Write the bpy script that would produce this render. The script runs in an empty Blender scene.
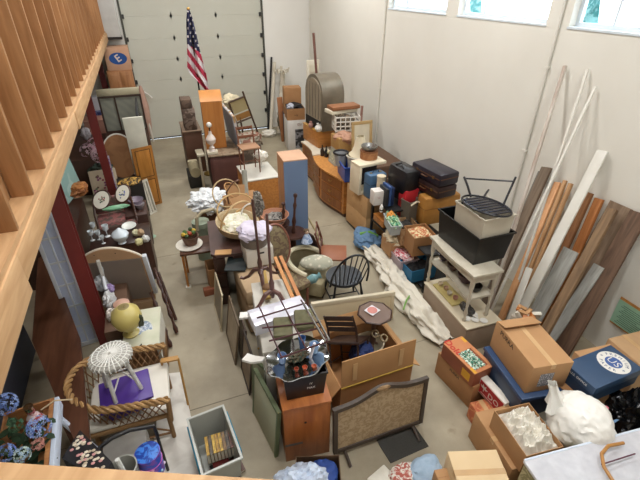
import bpy, bmesh, math, random
from mathutils import Vector, Matrix, noise, Euler
C = bpy.context.scene.collection
SC = bpy.context.scene
PI = math.pi
V = Vector
rnd = random.Random(7)
# ---------- camera geometry: a pixel of the 640x480 photo becomes a ray, met with a plane of the room ----------
CAMH = 4.02; F = 422.71; PT, YW, RL = .54762, .37390, .00609
_f = V((math.sin(YW)*math.cos(PT), math.cos(YW)*math.cos(PT), -math.sin(PT)))
_r0 = V((math.cos(YW), -math.sin(YW), 0)); _u0 = _r0.cross(_f)
_r = _r0*math.cos(RL)+_u0*math.sin(RL); _u = -_r0*math.sin(RL)+_u0*math.cos(RL)
CO = V((0, 0, CAMH))
def ray(u, v): return _r*((u-320)/F) - _u*((v-240)/F) + _f
def G(u, v, z=0.0): d = ray(u, v); return CO + d*((z-CAMH)/d.z)
def WX(u, v, x): d = ray(u, v); return CO + d*(x/d.x)
def WY(u, v, y): d = ray(u, v); return CO + d*(y/d.y)
cam = bpy.data.objects.new('camera', bpy.data.cameras.new('camera')); C.objects.link(cam)
cam.matrix_world = Matrix.Translation(CO) @ Matrix((_r, _u, -_f)).transposed().to_4x4()
cam.data.sensor_width = 36; cam.data.lens = F*36/640; cam.data.clip_start = .02
SC.camera = cam
# ---------- materials ----------
def lin(h):
    h = h.lstrip('#'); o = []
    for i in (0, 2, 4):
        c = int(h[i:i+2], 16)/255
        o.append(c/12.92 if c <= .04045 else ((c+.055)/1.055)**2.4)
    return o + [1]
MC = {}
def M(h, rough=.6, kind='plain', h2=None, sc=6, amt=.5, metal=0, bump=0, alpha=1, trans=0):
    key = (h, rough, kind, h2, sc, amt, metal, bump, alpha, trans)
    if key in MC: return MC[key]
    m = bpy.data.materials.new('mat'); m.use_nodes = True; MC[key] = m
    nt = m.node_tree; N = nt.nodes; L = nt.links; b = N['Principled BSDF']
    b.inputs['Roughness'].default_value = rough; b.inputs['Metallic'].default_value = metal
    if alpha < 1: b.inputs['Alpha'].default_value = alpha
    if trans: b.inputs['Transmission Weight'].default_value = trans
    c1 = lin(h)
    if h2 is None:
        k = .82; c2 = [c1[0]*k, c1[1]*k, c1[2]*k, 1]
    else: c2 = lin(h2)
    tc = N.new('ShaderNodeTexCoord'); mp = N.new('ShaderNodeMapping'); L.new(tc.outputs['Object'], mp.inputs[0])
    ramp = N.new('ShaderNodeValToRGB'); ramp.color_ramp.elements[0].color = c1; ramp.color_ramp.elements[1].color = c2
    def nz(s, d=4, dist=0):
        n = N.new('ShaderNodeTexNoise'); n.inputs['Scale'].default_value = s; n.inputs['Detail'].default_value = d
        n.inputs['Distortion'].default_value = dist; L.new(mp.outputs[0], n.inputs[0]); return n
    if kind == 'plain':
        n = nz(sc); fac = n.outputs['Fac']; lo, hi = .5-.3/max(amt, .1)*.5, .5+.3/max(amt, .1)*.5
        ramp.color_ramp.elements[0].position = max(0, lo); ramp.color_ramp.elements[1].position = min(1, hi)
    elif kind in ('woodx', 'woody', 'woodz'):
        s = {'woodx': (1, 9, 9), 'woody': (9, 1, 9), 'woodz': (9, 9, 1)}[kind]; mp.inputs['Scale'].default_value = s
        n = nz(sc*.5, 6, .6); fac = n.outputs['Fac']
        ramp.color_ramp.elements[0].position = .35; ramp.color_ramp.elements[1].position = .68
    elif kind == 'blot':      # printed / woven pattern in two clear colours
        n = nz(sc, 3, 1.2); fac = n.outputs['Fac']
        ramp.color_ramp.elements[0].position = .46; ramp.color_ramp.elements[1].position = .54
    elif kind == 'weave':
        w = N.new('ShaderNodeTexWave'); w.inputs['Scale'].default_value = sc; w.bands_direction = 'DIAGONAL'; w.inputs['Distortion'].default_value = 3
        L.new(mp.outputs[0], w.inputs[0]); n = w; fac = w.outputs['Fac']
    elif kind == 'dots':
        w = N.new('ShaderNodeTexVoronoi'); w.inputs['Scale'].default_value = sc; L.new(mp.outputs[0], w.inputs[0]); n = w; fac = w.outputs['Distance']
        ramp.color_ramp.elements[0].position = .3; ramp.color_ramp.elements[1].position = .42
    L.new(fac, ramp.inputs[0]); L.new(ramp.outputs[0], b.inputs['Base Color'])
    if bump:
        bp = N.new('ShaderNodeBump'); bp.inputs['Strength'].default_value = bump; bp.inputs['Distance'].default_value = .01
        L.new(fac, bp.inputs['Height']); L.new(bp.outputs[0], b.inputs['Normal'])
    return m
card = M('#b98f64', .8, 'plain', '#ac8258', 4, .5); card2 = M('#ab7f55', .8, 'plain', '#9c7149', 4, .5); cardin = M('#a07850', .85)
cardp = M('#c4a078', .8); ptape = M('#cda778', .35)
fir = M('#bb9268', .65, 'woodz', '#a57c52', 5); firy = M('#c29c72', .65, 'woody', '#ad865c', 5)
stud_m = M('#a87b50', .65, 'woodz', '#8f643c', 5)
oak = M('#b8743a', .4, 'woodz', '#995822', 5); oakl = M('#cf9350', .45, 'woodz', '#b87a3c', 5); oakx = M('#c08243', .4, 'woody', '#a46a30', 5)
walnut = M('#5e3a26', .4, 'woodz', '#43271a', 5); dkwood = M('#4a2c20', .4, 'woodz', '#331c14', 5); redwood = M('#6d3c2c', .4, 'woodz', '#54291d', 5)
ebony = M('#2a211d', .4); black = M('#17171a', .45); blackp = M('#101114', .35); blackm = M('#1b1c22', .3, metal=.3)
white = M('#e8e6e0', .5, amt=.2); cream = M('#e4dcc6', .5, amt=.3); offw = M('#d8d3c4', .6); paint = M('#cfc9ba', .55, h2='#b8b09c', sc=10)
cloth_w = M('#ece8de', .9, h2='#d6d0c2', sc=12); gold = M('#b89048', .35, metal=.5); chrome = M('#cfd4da', .12, metal=1, amt=.1)
brass = M('#a88a4a', .35, metal=.8); ink = M('#2a2522', .7); glass = M('#eef4f4', .05, trans=.9); wick = M('#b08a58', .7, 'weave', '#7d5b34', 60, bump=.6)
wickl = M('#c4a274', .7, 'weave', '#9b7748', 60, bump=.6); wickw = M('#eceae4', .6, 'weave', '#c9c6be', 60, bump=.6)
postred = M('#7a2e2a', .45, amt=.3)
# ---------- mesh builder ----------
class MB:
    def __init__(s): s.bm = bmesh.new(); s.mats = []
    def mi(s, m):
        if m not in s.mats: s.mats.append(m)
        return s.mats.index(m)
    def _tag(s, fs, m):
        i = s.mi(m)
        for f in fs: f.material_index = i
    def poly(s, pts, m):
        f = s.bm.faces.new([s.bm.verts.new(p) for p in pts]); f.material_index = s.mi(m); return s
    def box(s, a, b, m, T=None, bev=0):
        x0, y0, z0 = a; x1, y1, z1 = b
        vs = [s.bm.verts.new((x, y, z)) for z in (z0, z1) for x, y in ((x0, y0), (x1, y0), (x1, y1), (x0, y1))]
        if T is not None:
            for v in vs: v.co = T @ v.co
        fs = [s.bm.faces.new([vs[i] for i in q]) for q in ((3, 2, 1, 0), (4, 5, 6, 7), (0, 1, 5, 4), (1, 2, 6, 5), (2, 3, 7, 6), (3, 0, 4, 7))]
        s._tag(fs, m)
        if bev:
            es = list({e for f in fs for e in f.edges})
            r = bmesh.ops.bevel(s.bm, geom=es, offset=bev, segments=2, affect='EDGES', profile=.5)
            s._tag(r['faces'], m)
        return s
    def hexa(s, bot, top, m):
        vs = [s.bm.verts.new(p) for p in list(bot)+list(top)]
        s._tag([s.bm.faces.new([vs[i] for i in q]) for q in ((3, 2, 1, 0), (4, 5, 6, 7), (0, 1, 5, 4), (1, 2, 6, 5), (2, 3, 7, 6), (3, 0, 4, 7))], m); return s
    def tube(s, pts, r, m, n=8, closed=False, cap=True):
        pts = [V(p) for p in pts]; k = len(pts); rs = r if isinstance(r, (list, tuple)) else [r]*k
        rings = []; prev = None
        for i, p in enumerate(pts):
            if closed: t = pts[(i+1) % k]-pts[i-1]
            else: t = pts[min(i+1, k-1)]-pts[max(i-1, 0)]
            t = t.normalized() if t.length > 1e-9 else V((0, 0, 1))
            if prev is None: a = t.orthogonal().normalized()
            else:
                a = prev - t*prev.dot(t)
                a = a.normalized() if a.length > 1e-6 else t.orthogonal().normalized()
            prev = a; b = t.cross(a)
            rings.append([s.bm.verts.new(p+(a*math.cos(2*PI*j/n)+b*math.sin(2*PI*j/n))*rs[i]) for j in range(n)])
        i0 = s.mi(m)
        for i in range(k if closed else k-1):
            A, B = rings[i], rings[(i+1) % k]
            for j in range(n):
                f = s.bm.faces.new((A[j], A[(j+1) % n], B[(j+1) % n], B[j])); f.material_index = i0
        if not closed and cap:
            for q in (list(reversed(rings[0])), rings[-1]):
                f = s.bm.faces.new(q); f.material_index = i0
        return s
    def lathe(s, prof, m, c=(0, 0, 0), n=20, T=None, squash=1):
        c = V(c); rings = []
        for r, z in prof:
            ring = []
            for j in range(n):
                p = V((r*math.cos(2*PI*j/n), r*squash*math.sin(2*PI*j/n), z))
                if T is not None: p = T @ p
                ring.append(s.bm.verts.new(p+c))
            rings.append(ring)
        i0 = s.mi(m)
        for A, B in zip(rings, rings[1:]):
            for j in range(n):
                f = s.bm.faces.new((A[j], A[(j+1) % n], B[(j+1) % n], B[j])); f.material_index = i0
        for q, (r, z) in ((list(reversed(rings[0])), prof[0]), (rings[-1], prof[-1])):
            if r > 1e-4:
                f = s.bm.faces.new(q); f.material_index = i0
        return s
    def prism(s, pl, z0, z1, m, T=None):
        T = T or Matrix()
        a = [s.bm.verts.new(T @ V((x, y, z0))) for x, y in pl]; b = [s.bm.verts.new(T @ V((x, y, z1))) for x, y in pl]
        n = len(pl); fs = [s.bm.faces.new(list(reversed(a))), s.bm.faces.new(b)]
        for i in range(n): fs.append(s.bm.faces.new((a[i], a[(i+1) % n], b[(i+1) % n], b[i])))
        s._tag(fs, m); return s
    def ball(s, c, r, m, T=None, sub=2):
        g = bmesh.ops.create_icosphere(s.bm, subdivisions=sub, radius=1)
        rr = r if isinstance(r, (tuple, list)) else (r, r, r)
        for v in g['verts']:
            v.co = V((v.co.x*rr[0], v.co.y*rr[1], v.co.z*rr[2]))
            if T is not None: v.co = T @ v.co
            v.co += V(c)
        s._tag({f for v in g['verts'] for f in v.link_faces}, m); return s
    def lump(s, c, r, m, seed=0, amp=.18, fr=3.0, sub=4, flat=None):
        g = bmesh.ops.create_icosphere(s.bm, subdivisions=sub, radius=1)
        for v in g['verts']:
            p = v.co.copy(); o = V((seed*3.1, seed*1.7, seed))
            d = 1 + amp*(noise.noise(p*fr*.5+o)*1.1 + (.5-abs(noise.noise(p*fr*1.3+o)))*.9 + (.4-abs(noise.noise(p*fr*3+o)))*.45)
            v.co = V((p.x*r[0]*d, p.y*r[1]*d, p.z*r[2]*d))
            if flat is not None and v.co.z < flat: v.co.z = flat
            v.co += V(c)
        s._tag({f for v in g['verts'] for f in v.link_faces}, m); return s
    def grid(s, fn, nu, nv, m, th=0):
        vs = [[s.bm.verts.new(fn(i/nu, j/nv)) for j in range(nv+1)] for i in range(nu+1)]
        fs = []
        for i in range(nu):
            for j in range(nv): fs.append(s.bm.faces.new((vs[i][j], vs[i+1][j], vs[i+1][j+1], vs[i][j+1])))
        s._tag(fs, m)
        if th:
            g = bmesh.ops.solidify(s.bm, geom=fs, thickness=th)
            s._tag([x for x in g['geom'] if isinstance(x, bmesh.types.BMFace)], m)
        return s
    def build(s, name, parent=None, Mx=None, flat=False):
        bmesh.ops.recalc_face_normals(s.bm, faces=s.bm.faces)
        me = bpy.data.meshes.new(name); s.bm.to_mesh(me); s.bm.free()
        for m in s.mats: me.materials.append(m)
        if not flat:
            for p in me.polygons: p.use_smooth = True
            me.set_sharp_from_angle(angle=math.radians(38))
        o = bpy.data.objects.new(name, me); C.objects.link(o)
        if parent is not None: o.parent = parent
        if Mx is not None: o.matrix_local = Mx
        return o
def tag(o, label=None, cat=None, group=None, kind=None):
    if label: o['label'] = label
    if cat: o['category'] = cat
    if group: o['group'] = group
    if kind: o['kind'] = kind
    return o
def thing(name, label, cat, Mx, group=None):
    o = bpy.data.objects.new(name, None); C.objects.link(o); o.empty_display_size = .05
    if not isinstance(Mx, Matrix): Mx = at(Mx)
    o.matrix_world = Mx; return tag(o, label, cat, group)
def at(p, rz=0, rx=0, ry=0, order='XYZ'): return Matrix.Translation(V(p)) @ Euler((rx, ry, rz), order).to_matrix().to_4x4()
def frm(o, x, y):
    """right-handed frame with origin o, x along x, y near y"""
    x = V(x).normalized(); z = x.cross(V(y)).normalized(); y = z.cross(x)
    return Matrix.Translation(V(o)) @ Matrix((x, y, z)).transposed().to_4x4()
def top3(a, b, c, z1, z0, w=None, d=None):
    """near-left, near-right, far-left corners of a level top, as pixels at height z1 -> frame at z0, width, depth"""
    A, B, Q = G(*a, z1), G(*b, z1), G(*c, z1)
    x = (B-A); x.z = 0; W = x.length; x.normalize(); y = V((-x.y, x.x, 0)); D = (Q-A).dot(y)
    if D < 0: raise ValueError('left-handed %s %s %s' % (a, b, c))
    W = w or W; D = d or D
    return frm((A.x, A.y, z0), x, y), W, D
def lean(tp, mid, xt, xb, w, t=.02, zb=0.0):
    """a board whose top is seen at pixel tp on plane X=xt and that passes pixel mid, foot on z=zb at X=xb -> frame (z up the board), length"""
    T = WX(*tp, xt); n = ray(*tp).cross(ray(*mid)); Y = -(n.x*xb + n.z*(zb-CAMH))/n.y
    Bp = V((xb, Y, zb)); zax = (T-Bp); L = zax.length; zax.normalize()
    yax = V((1, 0, 0)); yax = (yax - zax*yax.dot(zax)).normalized(); xax = yax.cross(zax)
    return Matrix.Translation(Bp) @ Matrix((xax, yax, zax)).transposed().to_4x4(), L
def leanboard(name, label, cat, tp, mid, xt, xb, w, t, mat, zb=0.0, group=None, cut=None):
    Mx, L = lean(tp, mid, xt, xb, w, t, zb); mb = MB(); L = cut or L
    mb.box((-w/2, -t, 0), (w/2, 0, L), mat, bev=min(t, w)*.08)
    return tag(mb.build(name, None, Mx), label, cat, group)
def text(s, size, Mx, mat, parent, name='lettering', ext=.0008, align='CENTER', wx=1, bold=0):
    cu = bpy.data.curves.new(name, 'FONT'); cu.body = s; cu.size = size; cu.extrude = ext; cu.offset = bold*size; cu.align_x = align; cu.align_y = 'CENTER'; cu.resolution_u = 2
    t = bpy.data.objects.new(name, cu); C.objects.link(t)
    me = bpy.data.meshes.new_from_object(t); bpy.data.objects.remove(t)
    me.materials.clear(); me.materials.append(mat)
    o = bpy.data.objects.new(name, me); C.objects.link(o); o.parent = parent; o.matrix_local = Mx @ Matrix.Diagonal((wx, 1, 1, 1)); return o
FRONT = lambda x, y, z: frm((x, y, z), (1, 0, 0), (0, 0, 1))     # lettering on a local front face
TOP = lambda x, y, z, rz=0: at((x, y, z), rz)
def copy_tree(o, parent=None, Mx=None):
    c = o.copy(); C.objects.link(c)
    if parent is not None: c.parent = parent
    for ch in list(o.children): copy_tree(ch, c)
    if Mx is not None: c.matrix_world = Mx
    return c
# ---------- boxes ----------
def carton(label, fr, h, mat=card, open_=False, flaps=(), tape=True, inner=None, cat='box', group=None, words=None, wsize=.06, name='cardboard_box', seam='x', t=.006, ft=None):
    """cardboard box; flaps: list of (side, angle deg from level, outwards positive down)"""
    Mx, W, D = fr; e = thing(name, label, cat, Mx, group); b = MB()
    if open_:
        b.box((0, 0, 0), (W, D, t), mat); b.box((0, 0, t), (W, t, h), mat); b.box((0, D-t, t), (W, D, h), mat)
        b.box((0, t, t), (t, D-t, h), mat); b.box((W-t, t, t), (W, D-t, h), mat)
    else:
        b.box((0, 0, 0), (W, D, h-.002), mat, bev=.004)
        g = .003
        if seam == 'x':
            b.box((.002, .002, h-.002), (W-.002, D/2-g, h+.002), mat); b.box((.002, D/2+g, h-.002), (W-.002, D-.002, h+.002), mat)
        else:
            b.box((.002, .002, h-.002), (W/2-g, D-.002, h+.002), mat); b.box((W/2+g, .002, h-.002), (W-.002, D-.002, h+.002), mat)
    b.build('body', e)
    if tape and not open_:
        q = MB()
        if seam == 'x': q.box((-.001, D/2-.025, h-.05), (W+.001, D/2+.025, h+.0035), ptape)
        else: q.box((W/2-.025, -.001, h-.05), (W/2+.025, D+.001, h+.0035), ptape)
        q.build('packing_tape', e)
    for s_, ang, ln in flaps:
        a = math.radians(ang); m2 = ft or mat; q = MB()
        if s_ == 'f': o, x, n, w = V((0, 0, h)), V((1, 0, 0)), V((0, -1, 0)), W
        if s_ == 'b': o, x, n, w = V((0, D, h)), V((1, 0, 0)), V((0, 1, 0)), W
        if s_ == 'l': o, x, n, w = V((0, 0, h)), V((0, 1, 0)), V((-1, 0, 0)), D
        if s_ == 'r': o, x, n, w = V((W, 0, h)), V((0, 1, 0)), V((1, 0, 0)), D
        dr = n*math.cos(a) + V((0, 0, -1))*math.sin(a); T = frm(o, x, dr)
        q.box((0.004, 0, -t/2), (w-.004, ln, t/2), m2, T=T); q.build('flap', e)
    if inner: inner(e, W, D, h)
    for wd in (words or []):
        s, x, z, sz, mt = wd; text(s, sz, FRONT(x*W, -.0015, z*h), mt, e, ext=.0006)
    return e
def tub(name, label, cat, fr, h, mat, taper=.88, lip=.02, lidmat=None, t=.006, open_=True, group=None, fillz=None):
    Mx, W, D = fr; e = thing(name, label, cat, Mx, group); b = MB()
    def rect(k, z, i=0):
        x0 = W*(1-k)/2+i; y0 = D*(1-k)/2+i; return [(x0, y0, z), (W-x0, y0, z), (W-x0, D-y0, z), (x0, D-y0, z)]
    lo, hi = rect(taper, 0), rect(1, h); li, hi2 = rect(taper, t, t), rect(1, h, t)
    bm = b.bm; i0 = b.mi(mat)
    L = [[bm.verts.new(p) for p in q] for q in (lo, hi, hi2, li)]
    for A, B in ((0, 1), (1, 2), (2, 3)):
        for j in range(4):
            f = bm.faces.new((L[A][j], L[A][(j+1) % 4], L[B][(j+1) % 4], L[B][j])); f.material_index = i0
    bm.faces.new(L[0][::-1]).material_index = i0; bm.faces.new(L[3]).material_index = i0
    b.build('body', e); r = MB()
    for a, c in (((-lip, -lip), (W+lip, 0)), ((-lip, D), (W+lip, D+lip)), ((-lip, 0), (0, D)), ((W, 0), (W+lip, D))):
        r.box((a[0], a[1], h-.02), (c[0], c[1], h+.002), lidmat or mat)
    r.build('rim', e)
    if not open_: MB().box((-lip, -lip, h+.002), (W+lip, D+lip, h+.02), lidmat or mat, bev=.006).build('lid', e)
    return e, W, D
def solid(name, label, cat, fr, h, mat, bev=.006, group=None, topmat=None, tt=.025, over=.01):
    """furniture-like block: body part and, if topmat, a top"""
    Mx, W, D = fr; e = thing(name, label, cat, Mx, group)
    hh = h-(tt if topmat else 0)
    MB().box((0, 0, 0), (W, D, hh), mat, bev=bev).build('body', e)
    if topmat: MB().box((-over, -over, hh), (W+over, D+over, h), topmat, bev=.004).build('top', e)
    return e, W, D
def suitcase(label, Mx, w, d, h, mat, trim=None, group=None, handle='f', name='suitcase', cor=None):
    """lies flat in its frame: w x d footprint, h high, handle on the front (y=0) or top"""
    e = thing(name, label, 'suitcase', Mx, group)
    MB().box((0, 0, 0), (w, d, h), mat, bev=min(w, d, h)*.16).build('shell', e)
    q = MB(); zz = h*.6
    for a, b in (((-.003, -.003), (w+.003, .004)), ((-.003, d-.004), (w+.003, d+.003)), ((-.003, 0), (.004, d)), ((w-.004, 0), (w+.003, d))):
        q.box((a[0]+.02 if a[0] < 0 and b[0] > w else a[0], a[1] if a[1] else .02, zz-.006), (b[0]-.02 if a[0] < 0 and b[0] > w else b[0], b[1] if b[1] != d else d-.02, zz+.006), trim or black)
    q.build('seam', e)
    c = w/2; pts = [(c-.06, -.002, h*.45), (c-.055, -.03, h*.45), (c+.055, -.03, h*.45), (c+.06, -.002, h*.45)] if handle == 'f' else [(c-.06, d/2, h-.002), (c-.05, d/2, h+.035), (c+.05, d/2, h+.035), (c+.06, d/2, h-.002)]
    MB().tube(pts, .008, trim or black).build('handle', e)
    for x in (w*.22, w*.78):
        if handle == 'f': MB().box((x-.02, -.008, zz-.02), (x+.02, .002, zz+.02), cor or brass).build('latch', e)
        else: MB().box((x-.02, d/2-.02, h-.002), (x+.02, d/2+.02, h+.006), cor or brass).build('latch', e)
    return e
def picture(name, label, Mx, w, h, fmat, pmat, fw=.03, t=.02, cat='picture', mat_=None, group=None):
    """frame in local x (width), z (height), front towards -y"""
    e = thing(name, label, cat, Mx, group); q = MB()
    q.box((0, -t, 0), (w, 0, fw), fmat, bev=.003).box((0, -t, h-fw), (w, 0, h), fmat, bev=.003)
    q.box((0, -t, fw), (fw, 0, h-fw), fmat, bev=.003).box((w-fw, -t, fw), (w, 0, h-fw), fmat, bev=.003); q.build('frame', e)
    MB().box((fw*.9, -t*.6, fw*.9), (w-fw*.9, -t*.1, h-fw*.9), pmat).build('image', e)
    if mat_:
        k = MB(); m = .25
        k.box((w*m, -t*.7, h*m), (w*(1-m), -t*.55, h*(1-m)), mat_); k.build('print', e)
    return e
def plane3(p0, p1, p2):
    """frame with origin p0, x to p1, z towards p2, plus sizes; y points away from the front"""
    p0, p1, p2 = V(p0), V(p1), V(p2); x = (p1-p0); w = x.length; x.normalize(); z = p2-p0; z = z-x*z.dot(x); h = z.length; z.normalize(); y = z.cross(x)
    return Matrix.Translation(p0) @ Matrix((x, y, z)).transposed().to_4x4(), w, h
# ---------- the room ----------
XR, YB, XL, YF, ZC = 4.8, 13.25, -3.4, -2.2, 6.2
wallm = M('#e6e4db', .75, h2='#dcd9cf', sc=1.2, amt=.4); wallb = M('#ecebe6', .75, h2='#e2e0da', sc=1.0, amt=.4)
doorm = M('#c9c9bd', .5, h2='#c0c0b3', sc=1.5, amt=.4); ceilm = M('#d8d6d0', .8)
def floor_mat():
    m = bpy.data.materials.new('mat'); m.use_nodes = True; nt = m.node_tree; N = nt.nodes; L = nt.links; b = N['Principled BSDF']
    tc = N.new('ShaderNodeTexCoord'); r = N.new('ShaderNodeValToRGB'); r.color_ramp.elements[0].color = lin('#8e8470'); r.color_ramp.elements[1].color = lin('#a89e88')
    r.color_ramp.elements[0].position = .3; r.color_ramp.elements[1].position = .7
    n = N.new('ShaderNodeTexNoise'); n.inputs['Scale'].default_value = 1.6; n.inputs['Detail'].default_value = 8; n.inputs['Roughness'].default_value = .65
    L.new(tc.outputs['Object'], n.inputs[0]); L.new(n.outputs['Fac'], r.inputs[0])
    n2 = N.new('ShaderNodeTexNoise'); n2.inputs['Scale'].default_value = 5; n2.inputs['Detail'].default_value = 6; L.new(tc.outputs['Object'], n2.inputs[0])
    r2 = N.new('ShaderNodeValToRGB'); r2.color_ramp.elements[0].position = .66; r2.color_ramp.elements[1].position = .78
    r2.color_ramp.elements[0].color = (1, 1, 1, 1); r2.color_ramp.elements[1].color = (.62, .56, .5, 1); L.new(n2.outputs['Fac'], r2.inputs[0])
    mx = N.new('ShaderNodeMixRGB'); mx.blend_type = 'MULTIPLY'; mx.inputs[0].default_value = 1; L.new(r.outputs[0], mx.inputs[1]); L.new(r2.outputs[0], mx.inputs[2])
    L.new(mx.outputs[0], b.inputs['Base Color']); b.inputs['Roughness'].default_value = .55; return m
def struct(name, mb, **k): o = mb.build(name, **k); o['kind'] = 'structure'; return o
fm = floor_mat(); q = MB(); joint = M('#6b6256', .9); ys = [YF, .0, 3.29, 6.58, 9.87, YB]; xs = [XL, XR]
q.box((XL, YF, -.1), (XR, YB, -.004), joint)
for i in range(5):
    for j in range(1): q.box((xs[j], ys[i]+.004*(i > 0), -.02), (xs[j+1], ys[i+1]-.004*(i < 4), 0), fm)
struct('floor', q)
struct('ceiling', MB().box((XL, YF, ZC), (XR, YB, ZC+.1), ceilm))
struct('wall_left', MB().box((XL-.15, YF-.15, 0), (XL, YB+.2, ZC), wallb)); struct('wall_front', MB().box((XL, YF-.15, 0), (XR, YF, ZC), wallb))
# right wall with its high windows
ZS, ZT = 3.58, 4.75; op = [(8.53, 6.61), (6.30, 4.51), (4.17, 2.35), (2.1, .3)]
q = MB(); q.box((XR, YF-.15, 0), (XR+.2, YB+.2, ZS), wallm).box((XR, YF-.15, ZT), (XR+.2, YB+.2, ZC), wallm)
e_ = [YB+.2]+[v for p in op for v in p]+[YF-.15]
for i in range(0, len(e_), 2): q.box((XR, e_[i+1], ZS), (XR+.2, e_[i], ZT), wallm)
struct('wall_right', q)
wfr = M('#dfeaf2', .4); pane = M('#ffffff', .02, trans=1)
for i, (a, b) in enumerate(op):
    e = bpy.data.objects.new('window_%d' % (i+1), None); C.objects.link(e); e['kind'] = 'structure'; e.location = (XR, b, ZS); w = a-b; hh = ZT-ZS
    k = MB(); x0, x1 = .10, .15
    k.box((x0, 0, 0), (x1, w, .05), wfr).box((x0, 0, hh-.05), (x1, w, hh), wfr).box((x0, 0, .05), (x1, .05, hh-.05), wfr).box((x0, w-.05, .05), (x1, w, hh-.05), wfr)
    k.box((x0, .05, .3), (x1, w-.05, .325), wfr).box((x0, w*.72, .05), (x1, w*.72+.03, hh-.05), wfr); k.build('window_frame', e)
    MB().box((.12, .05, .05), (.125, w-.05, hh-.05), pane).build('window_glass', e)
    MB().box((-.01, -.01, -.02), (.1, w+.01, .004), wfr).build('window_sill', e)
# conduits on the right wall
for i, (y, r, z0, z1) in enumerate(((8.62, .022, .0, ZC), (4.3, .02, 0, ZC), (13.16, .016, 0, ZC))):
    k = MB(); xx = XR-.021 if i < 2 else XR-.015
    k.tube([(xx, y, z0), (xx, y, z1)], r, wallm, 10)
    for z in (.6, 2.0, 3.1): k.box((xx-r-.004, y-.035, z), (XR, y+.035, z+.025), wallm)
    struct('trim_%d' % (i+1), k)
# back wall and the overhead door
DX0, DX1 = -.31, 3.36
q = MB(); q.box((XL, YB, 0), (DX0, YB+.15, ZC), wallb).box((DX1, YB, 0), (XR, YB+.15, ZC), wallb).box((DX0, YB, 5.2), (DX1, YB+.15, ZC), wallb); struct('wall_back', q)
e = bpy.data.objects.new('door_1', None); C.objects.link(e); e['kind'] = 'structure'; e.location = (DX0, YB, 0); DW = DX1-DX0; ph = .535
for i in range(9):
    z0 = .03+i*ph; MB().box((0, .03, z0), (DW, .08, z0+ph-.0025), doorm).build('door_panel', e, flat=True)
MB().box((0, .02, 0), (DW, .07, .035), M('#3a3934', .8)).build('bottom_seal', e)
trk = M('#55564f', .5, metal=.4)
for x in (-.04, DW): MB().box((x, -.04, 0), (x+.05, .03, 5.0), trk).build('track', e)
hng = M('#4a4b4c', .4, metal=.6)
for i in range(1, 8):
    z0 = .03+i*ph
    for x in (1.22, 2.4):
        k = MB(); k.prism([(-.035, 0), (0, -.085), (.035, 0), (0, .085)], -.012, 0, hng, T=frm((x, .03, z0), (1, 0, 0), (0, 0, 1)) ); k.ball((x, .012, z0), .022, hng, sub=1); k.build('hinge', e)
    for x in (0.02, DW-.02): MB().box((x-.04, -.02, z0-.05), (x+.04, .035, z0+.05), hng).build('roller_bracket', e)
# outside: sunlit ground, hedge and trees beyond the high windows
struct('ground', MB().box((5.0, -8, -.12), (60, 30, -.02), M('#e9f0f0', .9)))
for i, (x, y, s, c) in enumerate(((13, 1, 1.8, '#5fa3a0'), (14, 7, 2.0, '#6cb0b0'), (13.5, 13, 2.0, '#4f9694'), (15, -5, 1.8, '#7cbcba'), (16, 20, 2.2, '#6cb0b0'))):
    lb = ['low teal green leafy tree outside the near windows', 'rounder pale green tree outside the middle window', 'darker green tree outside the far window', 'pale tree outside the nearest window', 'tree outside beyond the far window'][i]
    e = thing('tree', lb, 'tree', at((x, y, -.02)), 'trees outside the high windows')
    MB().lump((0, 0, 1.5+s*.4), (s, s, s*.9), M(c, .9, 'blot', '#a8d4d2', 3), seed=i, amp=.4, fr=5).build('crown', e)
    MB().tube([(0, 0, 0), (0, 0, 1.8)], [.16, .1], M('#8a8274', .8)).build('trunk', e)
# lights
W = bpy.data.worlds.new('world'); SC.world = W; W.use_nodes = True; bg = W.node_tree.nodes['Background']; bg.inputs[0].default_value = (.78, .9, 1, 1); bg.inputs[1].default_value = 2.6
def area(name, loc, rot, sx, sy, pw, col):
    l = bpy.data.lights.new(name, 'AREA'); l.shape = 'RECTANGLE'; l.size = sx; l.size_y = sy; l.energy = pw; l.color = col
    o = bpy.data.objects.new(name, l); C.objects.link(o); o.location = loc; o.rotation_euler = rot; return o
for i, (x, y) in enumerate(((.3, 1.2), (3.0, 1.2), (.3, 5.2), (3.0, 5.2), (.3, 9.6), (3.0, 9.6))):
    area('ceiling_lamp', (x, y, ZC-.12), (0, 0, 0), 1.2, .35, 80 if y < 8 else 105, (1, .985, .96))
for a, b in op: area('window_daylight', (XR+.3, (a+b)/2, (ZS+ZT)/2), (0, math.radians(72), 0), ZT-ZS, a-b, 55, (.82, .92, 1))
SC.view_settings.view_transform = 'Standard'; SC.view_settings.look = 'None'; SC.view_settings.gamma = 1; SC.view_settings.exposure = .13
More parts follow.
